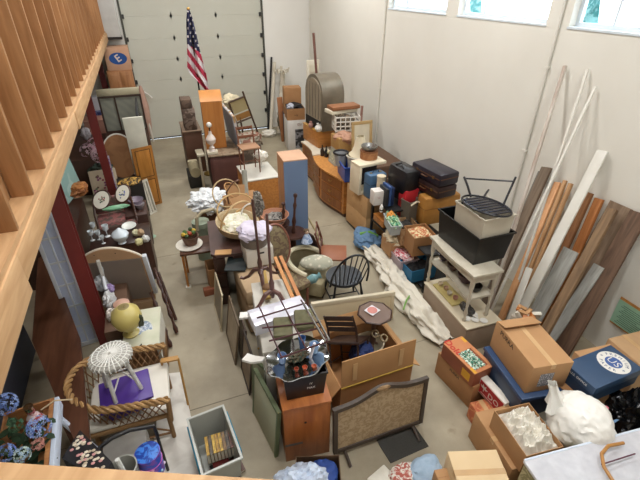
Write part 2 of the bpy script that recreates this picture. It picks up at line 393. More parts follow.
# mezzanine: deck, rim board, studs; steel columns
DKX = -.73; z0, z1 = 2.70, 2.91; Y0, Y1 = 2.08, YB
mz = bpy.data.objects.new('mezzanine', None); C.objects.link(mz); tag(mz, kind='structure')
MB().box((DKX-.038, Y0, z0+.05), (DKX, 4.82, z1), firy, bev=.003).box((DKX-.038, 4.83, z0+.035), (DKX+.009, Y1, z1), firy, bev=.003).build('rim_board', mz)
MB().box((XL, Y0, z1-.02), (DKX-.04, Y1, z1), fir).build('deck_board', mz)
for i in range(18): MB().box((XL, Y0+.2+i*.6, z0+.07), (DKX-.04, Y0+.24+i*.6, z1-.02), fir).build('joist', mz)
MB().box((DKX-.13, 1.42, z1), (DKX-.010, Y1, z1+.035), firy).build('bottom_plate', mz)
MB().box((DKX-.13, 1.42, 4.9), (DKX-.010, Y1, 4.94), firy).build('top_plate', mz)
for i in range(27):
    y = 1.37+.0+i*.445; MB().box((DKX-.125, y, z1+.035), (DKX-.013, y+.034, 4.9), stud_m, bev=.003).build('stud', mz)
MB().box((DKX-.15, 1.42, z1), (DKX-.132, Y1, 4.94), stud_m).build('plywood_panel', mz)
MB().box((DKX-.045, 1.42, z0-.015), (DKX+.0, 2.09, z1), firy, bev=.003).build('end_board', mz)
for i, (y) in enumerate((4.55, 8.85, 13.0)):
    k = MB(); k.box((-1.14, y-.06, 0), (-1.0, y-.05, z0), postred).box((-1.14, y+.05, 0), (-1.0, y+.06, z0), postred).box((-1.075, y-.05, 0), (-1.065, y+.05, z0), postred).box((-1.14, y-.052, 0.001), (-1.0, y-.05, z0), postred)
    k.box((-1.18, y-.1, 0), (-.96, y+.1, .012), postred)
    o = struct('steel_column', k); o['label'] = ['dark red steel column nearer the stairs', 'dark red steel column behind the pink bouquet', 'dark red steel column beside the box with the blue emblem'][i]
# landing rail right below the camera
P0, P1 = G(-30, 459.5, 3.2), G(300, 480.5, 3.2); d = (P1-P0).normalized(); n = V((-d.y, d.x, 0))
struct('trim_4', MB().box((-.3, -.10, -.038), ((P1-P0).length+.4, 0, 0), firy, bev=.003), Mx=frm(P0, d, n))

def heap(W, D, h, m, name, e, amp=.05, fr=9, seed=0, dome=.04, n=44, inset=.012):
    def fn(a, b):
        x, y = inset+(W-2*inset)*a, inset+(D-2*inset)*b; ed = min(a, 1-a, b, 1-b); k = min(1, ed*9)
        p = V((x*fr, y*fr, seed*3.7)); z = (.35-abs(noise.noise(p)))*amp*1.6 + (.3-abs(noise.noise(p*2.1)))*amp*.8
        return V((x, y, h-.05*(1-k)+k*(z+dome*math.sin(a*PI)*math.sin(b*PI))))
    q = MB(); q.grid(fn, n, n, m); o = q.build(name, e)
    for p in o.data.polygons: p.use_smooth = True
    return o
def chair(name, label, Mx, w=.42, d=.42, sh=.45, bh=.9, m=None, seatm=None, spl=3, r=.018, group=None, slat=True, lean_=.08):
    """wooden chair, front towards -y, back at +y"""
    m = m or redwood; e = thing(name, label, 'chair', Mx, group)
    MB().box((-w/2, -d/2, sh-.03), (w/2, d/2, sh), seatm or m, bev=.008).build('seat', e)
    for x in (-w/2+.03, w/2-.03):
        MB().tube([(x, -d/2+.03, 0), (x, -d/2+.03, sh-.03)], [r*.8, r], m).build('leg', e)
        MB().tube([(x, d/2-.02, 0), (x, d/2-.03, sh)], [r*.8, r], m).build('leg', e)
        MB().tube([(x, d/2-.03, sh-.02), (x, d/2-.02, sh+.15), (x, d/2-.02+lean_, bh)], [r, r, r*.8], m).build('back_post', e)
        MB().tube([(x, -d/2+.03, sh*.4), (x, d/2-.03, sh*.4)], r*.6, m).build('stretcher', e)
    MB().tube([(-w/2+.03, -d/2+.03, sh*.5), (w/2-.03, -d/2+.03, sh*.5)], r*.6, m).build('stretcher', e)
    for i in range(spl):
        z = sh+.14+(bh-sh-.17)*i/max(spl-1, 1); yy = d/2-.02+lean_*(z-sh-.15)/(bh-sh-.15)
        MB().box((-w/2+.03, yy-.008, z-.025), (w/2-.03, yy+.008, z+.025), m, bev=.004).build('back_rail', e)
    return e
def lampshade(label, c, r0, r1, h, m, T=None, bell=True, name='lampshade'):
    k = 8; pr = [(r0+(r1-r0)*((i/k)**(.55 if bell else 1)), h*i/k) for i in range(k+1)]
    pr2 = pr+[(p[0]-.005, p[1]) for p in reversed(pr)]
    e = thing(name, label, 'lampshade', at(c) if T is None else T); MB().lathe(pr2+[pr2[0]], m, n=20).build('shade', e)
    MB().tube([((r0+.001)*math.cos(t*PI/10), (r0+.001)*math.sin(t*PI/10), .004) for t in range(20)], .006, M('#b9ab8c', .7), 6, closed=True).build('trim', e); return e
# ================= RIGHT SIDE: boxes in the near corner =================
def dole_in(e, W, D, h):
    q = MB(); r_ = random.Random(3)
    for i in range(7):
        for j in range(4):
            q.ball((W*(.42+i*.075), D*(.2+j*.16), h-.012+r_.uniform(-.004, .006)), .022, M('#dfeee0', .5, 'blot', '#2e7a62', 30), sub=2)
    o = q.build('green_checked_packing', e); o['kind'] = 'stuff'
carton('brown cardboard box under the red lettered fruit box, on the floor by the aisle', top3((438.5, 352.5), (474, 388), (463, 337), .33, 0, d=.42), .33, card2, words=[('PURRA', .5, .78, .05, ink)], seam='x')
fr = top3((443.5, 343), (475, 374), (471.5, 333), .54, .335, d=.27); Mx, Wd, Dp = fr
e = thing('fruit_box', 'red and yellow printed fruit carton with green checked contents, on a brown box', 'box', Mx); q = MB(); hh = .2; tk = M('#cf8f62', .75, h2='#b9744a', sc=5); rd = M('#c23a2c', .6); yl = M('#e0a72e', .6)
q.box((0, 0, 0), (Wd, Dp, hh-.012), M('#7d4a38', .7, h2='#a05c40', sc=4)); q.build('body', e)
q = MB(); q.box((0, 0, hh-.012), (Wd*.38, Dp, hh), tk).box((Wd*.38, 0, hh-.012), (Wd, Dp*.16, hh), tk).box((Wd*.38, Dp*.84, hh-.012), (Wd, Dp, hh), tk).box((Wd*.92, Dp*.16, hh-.012), (Wd, Dp*.84, hh), tk); q.build('lid', e)
[MB().box(a, b, yl).build('yellow_print', e) for a, b in (((Wd*.84, 0.005, hh), (Wd-.004, Dp*.14, hh+.001)), ((.02, Dp*.85, hh), (Wd*.2, Dp-.004, hh+.001)), ((Wd*.66, -.001, .03), (Wd*.9, 0, .14)))]
text('Dole', .11, TOP(Wd*.2, Dp*.2, hh+.0012), rd, e, wx=1.1, bold=.03); dole_in(e, Wd, Dp, hh)
# blue storage tub and the big carton on it
bl = M('#2d4a80', .45, amt=.2)
tub('storage_tub', 'dark blue plastic storage tub below the biggest brown box', 'storage tub', top3((485, 348.5), (522, 400), (530, 338), .62, .2, d=.46), .42, M('#283c58', .4, amt=.2), lidmat=M('#2f4a72', .35), taper=.97, lip=.012, open_=False)
fr = top3((496.5, 321.5), (534, 368.5), (540, 315), .99, .645, d=.42)
e = carton('largest brown cardboard box, shipping label on its end, on the blue tub', fr, .345, card, words=[('PURRA', .34, .84, .075, ink)], seam='x', flaps=[('l', -164, .15)])
Wb, Db = fr[1], fr[2]
MB().box((Wb, Db*.25, .07), (Wb+.0015, Db*.6, .24), M('#c9c8cc', .6, 'dots', '#7a7a80', 60)).build('shipping_label', e)
carton('plain brown box directly below the blue tub', top3((488, 352), (518, 394), (530, 338), .62, 0, d=.42), .196, card2, tape=False)
# DO.. carton and the one under it
fr = top3((480.6, 377.5), (504, 403), (488, 372), .42, .22, w=.36, d=.2); e = thing('liquor_box', 'white box with a red side lettered in white, standing beside the blue tub', 'box', fr[0]); Wd, Dp = fr[1], .09
MB().box((0, 0, 0), (Wd, Dp, .2), M('#e8e2d8', .6), bev=.004).build('body', e); MB().box((.012, -.0012, .012), (Wd-.012, 0, .185), M('#b3202c', .5)).build('red_panel', e)
text('DO', .1, FRONT(Wd*.62, -.0022, .09), white, e, ext=.0006); MB().box((Wd*.14, -.003, .028), (Wd*.62, -.001, .042), M('#e0b8b4', .6)).build('small_print', e)
q = MB()
for a in (20, 65, 110, 150): q.prism([(0, 0), (.012, .03), (0, .062), (-.012, .03)], 0, .0008, white, T=FRONT(Wd*.22, -.0012, .105) @ Matrix.Rotation(math.radians(a-90), 4, 'Z'))
q.prism([(-.004, -.035), (.004, -.035), (.004, 0), (-.004, 0)], 0, .0008, white, T=FRONT(Wd*.22, -.0012, .105)); q.build('leaf_emblem', e)
fr = top3((470, 402.5), (477.5, 414), (478, 397.5), .215, 0, w=.3, d=.24); e = carton('small orange and red printed carton on the floor under the red lettered box', fr, .215, M('#b5603e', .7, 'blot', '#c98858', 9), seam='x')
# open carton full of white cloth, on a lower closed carton
carton('low brown cardboard box under the open box of white linens', top3((475, 412.5), (512, 470), (498, 402), .38, 0, d=.52), .38, card, seam='y')
def linen(e, W, D, h):
    heap(W, D, h-.01, cloth_w, 'white_linen', e, seed=2, amp=.085, fr=15, dome=.05)
fr = top3((494.5, 410.5), (526.5, 456.5), (527, 400), .62, .384)
carton('open cardboard box heaped with white linens', fr, .236, card, open_=True, inner=linen)
# cream box at the bottom edge
carton('pale cream cardboard box at the bottom edge, nearest the aisle', top3((447.5, 451.5), (462, 497), (491, 437), .46, 0, ), .46, M('#dcc39c', .75, h2='#d2b68c', sc=4), seam='y')
carton('small brown carton wedged beside the pale cream box', top3((434, 470), (441, 487), (447, 463), .3, 0, d=.14), .3, card, seam='y', tape=False)
# plain white bin behind the linen box
tub('plastic_bin', 'shallow white plastic bin between the linen box and the big brown box', 'bin', top3((526, 404), (545, 432), (551, 392), .5, .2), .3, offw)
carton('brown box under the bin at the foot of the large cardboard box', top3((528, 409), (548, 438), (552, 396), .196, 0, d=.4), .196, card2, tape=False)
# USPS paper box, its support, and the box behind
fr = top3((565, 362.5), (596, 389), (613, 346.5), .86, .65)
carton('brown box under the navy flat paper box', top3((551, 378), (578, 404), (588, 362), .648, 0, d=.42), .648, card2, tape=False, flaps=[])
Mx, Wd, Dp = fr; e = thing('paper_box', 'navy blue flat paper box with a round white seal printed on the lid', 'box', Mx); navy = M('#2b4463', .4, h2='#304b6c', amt=.3)
MB().box((.004, .004, 0), (Wd-.004, Dp-.004, .2), M('#24405f', .5)).build('body', e); MB().box((0, 0, .115), (Wd, Dp, .21), navy, bev=.003).build('lid', e)
text('U.S. OFFICE', .036, FRONT(Wd*.5, -.0015, .165), white, e, 'side_lettering', .0006)
cx, cy, R = Wd*.5, Dp*.70, Wd*.42
cx, cy = Wd*.62, Dp*.74; R = .43*Wd; cx = Wd*.52; cy = Dp*.70
q = MB(); q.prism([(cx+R*math.cos(t*PI/24), cy+R*math.sin(t*PI/24)) for t in range(48)], .21, .2108, white); q.build('white_ring', e)
q = MB(); q.prism([(cx+R*.52*math.cos(t*PI/24), cy+R*.52*math.sin(t*PI/24)) for t in range(48)], .2108, .2114, M('#3d5fa0', .5)); q.build('seal_centre', e)
text('US', R*.75, TOP(cx, cy, .2116, 0), white, e, 'seal_initials', .0005)
bi = M('#2b4577', .5)
def arc(word, a0, a1, rad, flip=1):
    for i, ch in enumerate(word):
        a = math.radians(a0+(a1-a0)*i/(len(word)-1)); text(ch, R*.3, TOP(cx+rad*math.cos(a), cy+rad*math.sin(a), .211, a-PI/2 if flip > 0 else a+PI/2), bi, e, 'ring_letter', .0005)
arc('PREMIUM', 160, 35, R*.76); arc('PAPER', 230, 310, R*.76, -1); text('*', R*.4, TOP(cx-R*.76, cy-R*.25, .211), bi, e, 'ring_star'); text('*', R*.4, TOP(cx+R*.76, cy-R*.15, .211), bi, e, 'ring_star')
carton('wide brown cardboard box behind the navy paper box, against the wall', top3((574, 351.5), (598, 375), (620, 331), .62, 0), .62, M('#c69c72', .8, h2='#bd9064'), seam='y')
carton('taller brown cardboard box with a raised flap beneath the green notice', top3((608, 338.5), (636, 362), (622, 330), .66, .0, d=.42, w=.42), .66, cardp, seam='x', flaps=[('b', -30, .12)])
# grocery bag, rubbish bag
def bag(name, label, c, r, m, seed, knot=None, **k):
    e = thing(name, label, 'bag', at(c)); MB().lump((0, 0, r[2]*.95), r, m, seed=seed, flat=-r[2]*.93, **k).build('sack', e)
    if knot:
        q = MB(); q.grid(lambda a, b: V(knot)*a + V(((b-.5)*(.05+.10*a), math.sin(b*9)*.025*(1-a*.3), r[2]*1.6*(1) + .02*math.sin(b*14))), 6, 10, m, th=.003); q.build('gathered_top', e)
    return e
bagw = M('#f0efea', .35, h2='#e4e1da', sc=6)
c = G(584, 424, .72); MB
e = bag('plastic_bag', 'stuffed white plastic grocery bag with faded pink and blue print', (c.x+.03, c.y+.04, .45), (.25, .27, .23), bagw, 4, amp=.13, fr=2.6, sub=5)
q = MB(); kn = 16
def nk(a, b): an = b*2*PI; rr = (.10*(1-a)**1.5+.022+.05*max(0, a-.6))*(1+.3*math.sin(an*4+1)); return V((-.13-.07*a+rr*math.cos(an), .16+.09*a+rr*math.sin(an)*.8, .30+.25*a))
q.grid(nk, 10, kn, bagw); q.build('gathered_neck', e)
q = MB(); pk = M('#d9788c', .6)
[MB().lump(p_, s_, M(c_, .6), seed=i_, amp=.4, sub=2).build('faded_print', e) for i_, (p_, s_, c_) in enumerate((((.12, -.02, .405), (.06, .012, .006), '#9a95a8'), ((.2, -.03, .37), (.02, .02, .01), '#d9788c'), ((.17, -.14, .33), (.05, .012, .01), '#6f94bc')))]
carton('brown low carton under the white plastic grocery bag', (at((c.x-.2, c.y-.2, 0), .1), .42, .42), .44, card, tape=False)
c = G(640, 410, .6); bag('rubbish_bag', 'shiny black rubbish bag at the right edge below the navy paper box', (c.x+.05, c.y-.02, .0), (.24, .26, .36), M('#0e0f12', .22), 12, amp=.3, fr=5, sub=5)
# quilted white trunk with a bentwood handle
A = G(525, 461, .75); B2 = G(640, 430, .75); x = (B2-A).normalized(); y = V((-x.y, x.x, 0)); o = A - y*.62; Mx = frm((o.x, o.y, 0), x, y)
e = thing('plastic_covered_chest', 'low chest covered in cloudy white plastic sheeting at the bottom right corner', 'chest', Mx); qm = M('#cfd0d6', .35, h2='#b9bac2', sc=14, bump=.15)
MB().box((0, 0, 0), (1.15, .62, .72), M('#77714e', .7, 'blot', '#a39a78', 14), bev=.01).build('body', e); MB().box((-.01, -.01, .72), (1.16, .63, .755), qm, bev=.01).build('top', e)
MB().tube([(0, .625, .75), (1.15, .625, .75)], .011, M('#dfe9f8', .3)).build('piping', e)
Mx2 = at(Mx @ V((.62, .05, .757))); e = thing('bentwood_rocker_arm', 'bent wooden chair arm hoop with dark cord lying on the plastic covered chest', 'chair arm', Mx2)
c0 = G(617, 484, .8)-Mx2.translation; pts = [V((c0.x, c0.y, .02)), V((c0.x+.02, c0.y+.13, .05)), V((c0.x+.09, c0.y+.21, .06)), V((c0.x+.2, c0.y+.24, .06)), V((c0.x+.36, c0.y+.22, .04))]
MB().tube(pts, .014, M('#b5803f', .4)).build('hoop', e); MB().tube([pts[1]+V((0, .02, 0)), pts[4]-V((0, .1, 0))], .006, M('#5e3340', .5)).build('cord', e)
# green notice on the wall, wooden frame
zc = .66; P = [WX(623, 297, XR-.02), WX(614, 324, XR-.02)]
e = thing('notice', 'green printed notice in a thin wooden frame on the wall', 'notice', frm((XR-.015, 2.37, .46), (0, -1, 0), (1, 0, 0)))
MB().box((0, -.004, 0), (.44, .0, .39), oakl).build('frame', e); MB().box((.0, -.008, .02), (.42, -.004, .355), M('#a9d3b6', .6)).build('sheet', e)
q = MB()
for i in range(11): q.box((.05+.02*(i % 3), -.0095, .05+i*.025), (.37-.03*((i*7) % 4), -.008, .056+i*.025), M('#45705a', .7))
q.build('print', e)
# ================= lumber leaning on the right wall =================
gw = M('#8e8a82', .8, 'woodz', '#6c6861', 5); gb = M('#7b6a58', .8, 'woodz', '#5d4e40', 5); barn = M('#8a6f52', .8, 'woodz', '#66503a', 5); rust = M('#6b5240', .8, 'woodz', '#4a3628', 5); grey = M('#a5a5a0', .8, 'woodz', '#86867f', 5); pinew = M('#d9a678', .6, 'woodz', '#c58c5c', 5); wht = M('#dedcd4', .55, h2='#cfccc2', sc=5); rustw = M('#d6d0c6', .7, 'woodz', '#a08c7e', 3)
LB = leanboard
LB('rusty_pole', 'long thin off-white pole with rust streaks, leftmost against the wall', 'pole', (566, 66), (512, 238), XR-.03, 3.75, .045, .03, rustw)
LB('trim_strip', 'long thin white trim strip, second from the rusty pole', 'trim strip', (588.5, 69), (562, 150), XR-.03, 3.95, .03, .02, wht)
LB('trim_strip', 'thin white trim strip beside the pale pine boards', 'trim strip', (596, 87), (568, 147), XR-.03, 3.6, .03, .02, wht)
LB('weathered_board', 'dark grey weathered board with splintered top beside the rusty pole', 'board', (548, 168), (516, 240), XR-.04, 3.75, .15, .04, gb)
LB('weathered_board', 'lighter grey weathered board behind the splintered one', 'board', (541, 172), (511, 240), XR-.03, 3.9, .05, .03, gw)
LB('pine_board', 'pale orange pine board, left one of the new pine boards', 'board', (559, 183), (536, 238), XR-.05, 3.8, .09, .04, pinew, group=None)
LB('pine_board', 'narrow yellow pine board, middle of the new pine boards', 'board', (566.5, 181), (543, 240), XR-.05, 3.85, .045, .04, fir)
LB('pine_board', 'thin yellow pine board, right one of the new pine boards', 'board', (572, 184), (549, 240), XR-.05, 3.85, .05, .04, fir)
LB('painted_plank', 'long wide white painted plank, standing taller than the brown boards', 'plank', (603.5, 151), (559, 238), XR-.03, 3.7, .13, .025, wht)
LB('brown_board', 'brown board with dark end just right of the white plank', 'board', (591, 193), (570, 240), XR-.05, 4.2, .09, .05, M('#94653c', .7, 'woodz', '#71492a', 5))
LB('orange_board', 'bright orange stained board between brown boards', 'board', (601, 199), (580, 247), XR-.05, 4.2, .1, .05, M('#b5753f', .6, 'woodz', '#985c2c', 5))
LB('barn_board', 'long weathered brown barn board crossing in front of the grey planks', 'board', (614, 210), (578, 275), XR-.12, 3.55, .11, .05, barn)
LB('barn_board', 'wide dull brown board behind the long barn board', 'board', (622, 205), (598, 247), XR-.03, 4.3, .27, .02, M('#86705c', .8, 'woodz', '#66533f', 5))
LB('grey_plank', 'wide pale grey weathered plank behind the barn board', 'plank', (572, 250), (553, 285), XR-.4, 3.85, .2, .025, grey)
LB('grey_plank', 'narrower pale grey plank right of the barn board', 'plank', (600, 266), (576, 302), XR-.35, 3.85, .13, .025, grey)
LB('rust_plank', 'widest dark rust brown plank, rightmost against the wall', 'plank', (641, 213), (603, 280), XR-.04, 3.9, .2, .035, rust)
LB('white_board', 'short white board end standing in front of the pine boards', 'board', (530, 268), (520, 295), 4.0, 3.5, .09, .02, wht)
LB('brown_offcut', 'rusty brown offcut behind the big brown box', 'board', (580, 330), (568, 352), 4.3, 3.9, .07, .05, rust)
Mq, Lq = lean((538, 290), (528, 318), 4.0, 3.6, .1); c = WX(541, 305, 3.75)
e = thing('scrap_carton', 'open pale carton of torn wood scraps at the foot of the planks', 'box', at((3.55, c.y, 0), .2)); MB().box((-.1, -.11, 0), (.1, .11, c.z-.12), M('#c9c1b2', .7), bev=.01).build('body', e)
q = MB()
for i in range(9): q.box((-.05, -.02, 0), (.05, .02, .12), (oak, card, offw)[i % 3], T=at((rnd.uniform(-.07, .07), rnd.uniform(-.07, .07), c.z-.13), rnd.uniform(0, 3), rnd.uniform(-.7, .7)))
tag(q.build('wood_scraps', e), kind='stuff')
# ================= white console table, base, bins, stool =================
base_m = M('#b9a58c', .6)
fr = top3((425, 282), (467, 329), (436, 272), .42, 0, d=.5); e, Wd, Dp = solid('low_cabinet', 'low taupe cabinet under the white console table', 'cabinet', fr, .42, M('#a08c78', .6), topmat=M('#d8cdb4', .5))
BM = fr[0]
# console table
fr = top3((430, 236), (474, 277), (452, 222), 1.14, .42, d=.42); Mx, Wd, Dp = fr; e = thing('console_table', 'white painted console table with turned legs and a lower shelf', 'table', Mx); H = .72
q = MB(); pl = [(0, 0)]+[(Wd*(.1+.8*i/10), -.03*math.sin(PI*i/10)) for i in range(11)]+[(Wd, 0), (Wd, Dp), (0, Dp)]; q.prism(pl, H-.03, H, paint); q.build('tabletop', e)
MB().box((.03, .03, H-.13), (Wd-.03, Dp-.03, H-.03), paint).build('apron', e)
lp = [(.02, 0), (.028, .03), (.016, .06), (.026, .12), (.014, .2), (.024, .3), (.026, .34), (.026, .38), (.014, .42), (.026, .5), (.03, .55), (.03, H-.03)]
for x, y in ((.05, .05), (Wd-.05, .05), (Wd-.05, Dp-.05), (.05, Dp-.05)): MB().lathe(lp, paint, (x, y, 0), 12).build('leg', e)
q = MB(); pl = [(.03, .05)]+[(.1+(Wd-.2)*i/12, .03+.045*math.sin(PI*i/12)**2*(1 if i % 12 else 0)) for i in range(13)]+[(Wd-.03, .05), (Wd-.03, Dp-.03), (.03, Dp-.03)]; q.prism(pl, .335, .36, paint); q.build('shelf', e)
TM = Mx
def local(Mx, x, y, z): return Mx @ V((x, y, z))
def bowl(name, label, cat, p, r, h, m, inner=None, group=None):
    o = MB().lathe([(r*.45, 0), (r*.9, h*.5), (r, h), (r*.92, h), (r*.8, h*.5), (.001, h*.2)], m, (0, 0, 0), 16).build(name, None, at(p)); return tag(o, label, cat, group)
for i, (x, m, s, lb) in enumerate(((.12, '#3f2f3a', .07, 'dark purple glass bowl on the console table shelf, far end'), (.36, '#5a4138', .09, 'brown bulging basket on the console table shelf, middle'), (.66, '#4a3134', .12, 'dark round cushion on the console table shelf'), (.86, '#2c2b26', .08, 'black pot on the console table shelf, near end'))):
    bowl('shelf_bowl', lb, 'bowl', local(TM, x*Wd*.98, .2, .362), s, s*1.1, M(m, .5))
# china on the low cabinet
tr = thing('gold_tray', 'yellow cloth runner tray with cups on the low cabinet', 'tray', BM @ at((.1, .06, .421))); MB().box((0, 0, 0), (.48, .22, .025), M('#c9b878', .6), bev=.008).build('board', tr)
for i in range(4):
    p = local(BM, .16+i*.11, .14+.02*(i % 2), .447); o = MB().lathe([(.018, 0), (.032, .02), (.036, .05), (.032, .05), (.026, .02), (.001, .008)], M(('#d8c8b0', '#c9a890', '#d6cfc0', '#b98d7c')[i], .4), n=14).build('tea_cup', None, at(p))
    tag(o, ('cream cup at the far end of the yellow tray', 'pinkish cup second along the yellow tray', 'pale cup third along the yellow tray', 'rose coloured cup at the near end of the yellow tray')[i], 'cup', 'cups on the yellow tray')
e = thing('china_figurine', 'dark and white china figurine lying at the near end of the low cabinet', 'figurine', BM @ at((.72, .18, .422))); MB().lump((0, 0, .05), (.1, .05, .05), M('#3c3a38', .35), seed=3, amp=.4).build('body', e); MB().lump((.1, .04, .03), (.05, .03, .03), white, seed=9, amp=.4).build('white_base', e)
for i in range(3):
    o = MB().lathe([(.02, 0), (.04, .006), (.05, .012), (.044, .012), (.001, .005)], white, n=16).build('saucer', None, BM @ at((.84+.05*i, .1+.09*i, .422))); tag(o, 'small white saucer near the corner of the low cabinet, %s' % ('closest to the corner edge', 'middle one', 'one under the table leg')[i], 'dish', 'saucers on the low cabinet')
# black bin, white hamper, chair
fr = top3((439.5, 209), (480, 239.5), (470, 192), 1.53, 1.142, d=.5); fr = (fr[0], fr[1], fr[2]); e, Wd, Dp = tub('black_bin', 'large black plastic bin on the white console table', 'bin', fr, .388, M('#0d0e10', .4, amt=.2), taper=.9, lip=.014)
fr2 = (fr[0] @ at((.42, .10, .012)), .46, .36)
A = fr[0]
Mh = A @ at((Wd-.55, .03, .04), .0); e, w2, d2 = tub('laundry_hamper', 'off-white plastic hamper standing in the black bin', 'bin', (Mh, .53, .42), .58, M('#c9c1b0', .5, h2='#bdb5a3'), taper=.9, lip=.012)
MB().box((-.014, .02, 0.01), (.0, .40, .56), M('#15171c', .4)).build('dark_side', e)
# slatted patio chair thrown on top
Ms = A @ at((Wd*.68, Dp*.45, .66), .15, rx=-.12); e = thing('slatted_patio_chair', 'black metal patio chair with slatted round seat upended over the hamper', 'chair', Ms); R = .29
MB().tube([(R*math.cos(t*PI/16)*1.05, R*math.sin(t*PI/16)*.85, 0) for t in range(32)], .013, blackm, 8, closed=True).build('seat_ring', e)
for i in range(8):
    x = -.21+i*.06; yy = math.sqrt(max(0, 1-(x/(R*1.05))**2))*R*.85; MB().box((x-.017, -yy, -.006), (x+.017, yy, .006), M('#2b2f42', .25, metal=.6), bev=.002).build('slat', e)
for a, b in (((-.26, .02, 0), (-.52, .12, .15)), ((-.20, .18, 0), (-.34, .42, .02)), ((.05, .24, 0), (-.12, .55, .26)), ((-.24, -.06, 0), (-.36, -.06, -.22))):
    MB().tube([a, ((a[0]+b[0])/2, (a[1]+b[1])/2, (a[2]+b[2])/2+.01), b], .014, blackm).build('leg', e)
MB().tube([(-.5, .12, .14), (-.1, .5, .22)], .01, blackm).build('cross_bar', e)
# ================= the row of shelves, suitcases and cartons along the right =================
def shelf(name, label, Mx, w, d, h, nl, m, r=.02):
    e = thing(name, label, 'shelf', Mx)
    for x in (0, w-r*2):
        for y in (0, d-r*2): MB().box((x, y, 0), (x+r*2, y+r*2, h), m, bev=.004).build('post', e)
    for i in range(nl): z = .06+(h-.12)*i/(nl-1); MB().box((0, 0, z), (w, d, z+.03), m, bev=.004).build('shelf_board', e)
    return e
bx = M('#1b1a1b', .5)
shelf('black_shelf', 'black plastic shelf unit under the blue suitcase, far one', frm((3.22, 5.78, 0), (0, -1, 0), (1, 0, 0)), .62, .5, .93, 3, bx)
shelf('black_shelf', 'black plastic shelf unit holding the open cartons, near one', frm((3.3, 5.12, 0), (0, -1, 0), (1, 0, 0)), .98, .55, .70, 2, bx)
# stacked wide cartons with printed sides
for i, (z0, z1) in enumerate(((.04, .42), (.422, .815))):
    e = carton(['large pale cardboard carton on a dark pallet, lower of two', 'large pale cardboard carton, upper of two beside the serpentine dresser'][i], (frm((3.14, 6.62, z0), (.05, -1, 0), (1, .05, 0)), .76, .5), z1-z0, M('#c9a374', .75, h2='#bd9566'), seam='x', words=[('+', .75, .45, .06, card2), ('o', .3, .6, .06, card2)])
tag(MB().box((3.15, 5.87, 0), (3.66, 6.6, .038), ebony).build('pallet'), 'low dark pallet under the pale printed cartons', 'pallet')
# cream open cabinet on them with blue suitcase
fr = top3((360, 166), (390, 160), (352, 160), 1.37, .82, w=.55); Mx, Wd, Dp = fr; e = thing('cream_cabinet', 'cream painted cabinet carcass lying open, dark inside, on the pale cartons', 'cabinet', Mx); H = .55; wc = M('#e6dcc4', .6, h2='#d9ccb0', sc=8)
MB().box((0, 0, H-.05), (Wd, Dp, H), wc, bev=.006).build('top_panel', e); MB().box((0, 0, 0), (.05, Dp, H-.05), wc, bev=.004).build('side_panel', e); MB().box((.05, Dp-.03, .05), (Wd, Dp, H-.05), M('#2a2024', .7)).build('back_panel', e); MB().box((.05, 0, 0), (Wd, Dp, .04), wc).build('base_panel', e)
CB = Mx
suitcase('light blue hard suitcase standing in front of the cream cabinet', CB @ at((.07, -.24, -.0)), .34, .22, .44, M('#44688a', .35, amt=.2), trim=M('#2a4058', .4), handle='t')
e = thing('hat_box', 'round brown leather hat box on the cream cabinet', 'box', CB @ at((.34, .25, H+.001))); MB().lathe([(.15, 0), (.155, .02), (.155, .14)], M('#a8744a', .6, 'blot', '#96623a', 14), n=24).build('body', e)
MB().lathe([(.16, .14), (.16, .152), (.001, .153)], M('#7c4e2e', .6), n=24).build('lid', e)
e = thing('metal_pot', 'dented silver metal pot on the brown hat box', 'pot', CB @ at((.34, .25, H+.154))); MB().lathe([(.1, 0), (.145, .06), (.145, .08), (.13, .08), (.09, .01), (.001, .01)], M('#9a9a98', .3, metal=.9), n=24).build('body', e); MB().ball((0, 0, .02), (.05, .05, .04), M('#4a4a4a', .3, metal=.8)).build('knob', e)
c = G(391, 172, 1.25); lampshade('plain white bell lampshade leaning beside the cream cabinet', None, .15, .07, .24, M('#e9e1d0', .8), T=at((c.x+.05, c.y-.12, 1.14), 0, -.15, .2))
e = thing('cream_drum', 'small cream cylinder tin below the plain white lampshade', 'tin', at(G(379.5, 199, .935)+V((.07, .12, .0)))); MB().lathe([(.07, 0), (.07, .34), (.075, .34), (.075, .36), (.001, .365)], M('#ded0b4', .6), n=20).build('body', e)
carton('small white carton with red print below the cream tin', (at(G(373.5, 206, .935), -.05), .17, .16), .24, M('#ded8d2', .7), tape=False, words=[('VZ', .5, .55, .04, M('#b07a80', .7))])
for i, (x, c_, h_) in enumerate(((.0, '#23262c', .3), (.05, '#2c4a7e', .33), (.10, '#1c2c52', .31))):
    tag(MB().box((0, 0, 0), (.045, .24, h_), M(c_, .5), bev=.006).build('binder', None, at(G(385.5, 207, .935)+V((x, 0, 0)))), ['black binder, left one beside the cream tin', 'bright blue binder between two dark ones', 'navy binder next to the red suitcase'][i], 'binder', 'binders by the red suitcase')
# red suitcase, crate, black bag, tan and dark suitcases
fr = top3((406, 191), (421, 188), (401.5, 187), 1.22, .702, w=.28, d=.2); suitcase('bright red suitcase standing beside the grey crate', fr[0], fr[1], fr[2], .51, M('#c02c34', .4, amt=.2), trim=M('#7c1c22', .4), handle='t')
e, a, b = tub('metal_crate', 'grey brown metal crate with a cream strap in front of the red suitcase', 'crate', top3((410.5, 203), (422, 199), (405, 197), 1.08, .702, w=.24, d=.2), .375, M('#6e675c', .5), lip=.006)
MB().tube([(0, -.02, .34), (.1, -.03, .38), (.22, -.03, .34), (.27, -.03, .2)], .014, M('#d8ccb2', .7)).build('strap', e)
fr = top3((426, 199), (462, 193.5), (418.5, 193), 1.19, .702); tn = M('#b5813f', .45, h2='#a17033', sc=8)
suitcase('tan leather suitcase standing under the two dark suitcases', fr[0], fr[1], max(fr[2], .24), .485, tn, trim=M('#8a5e2a', .5), handle='t')
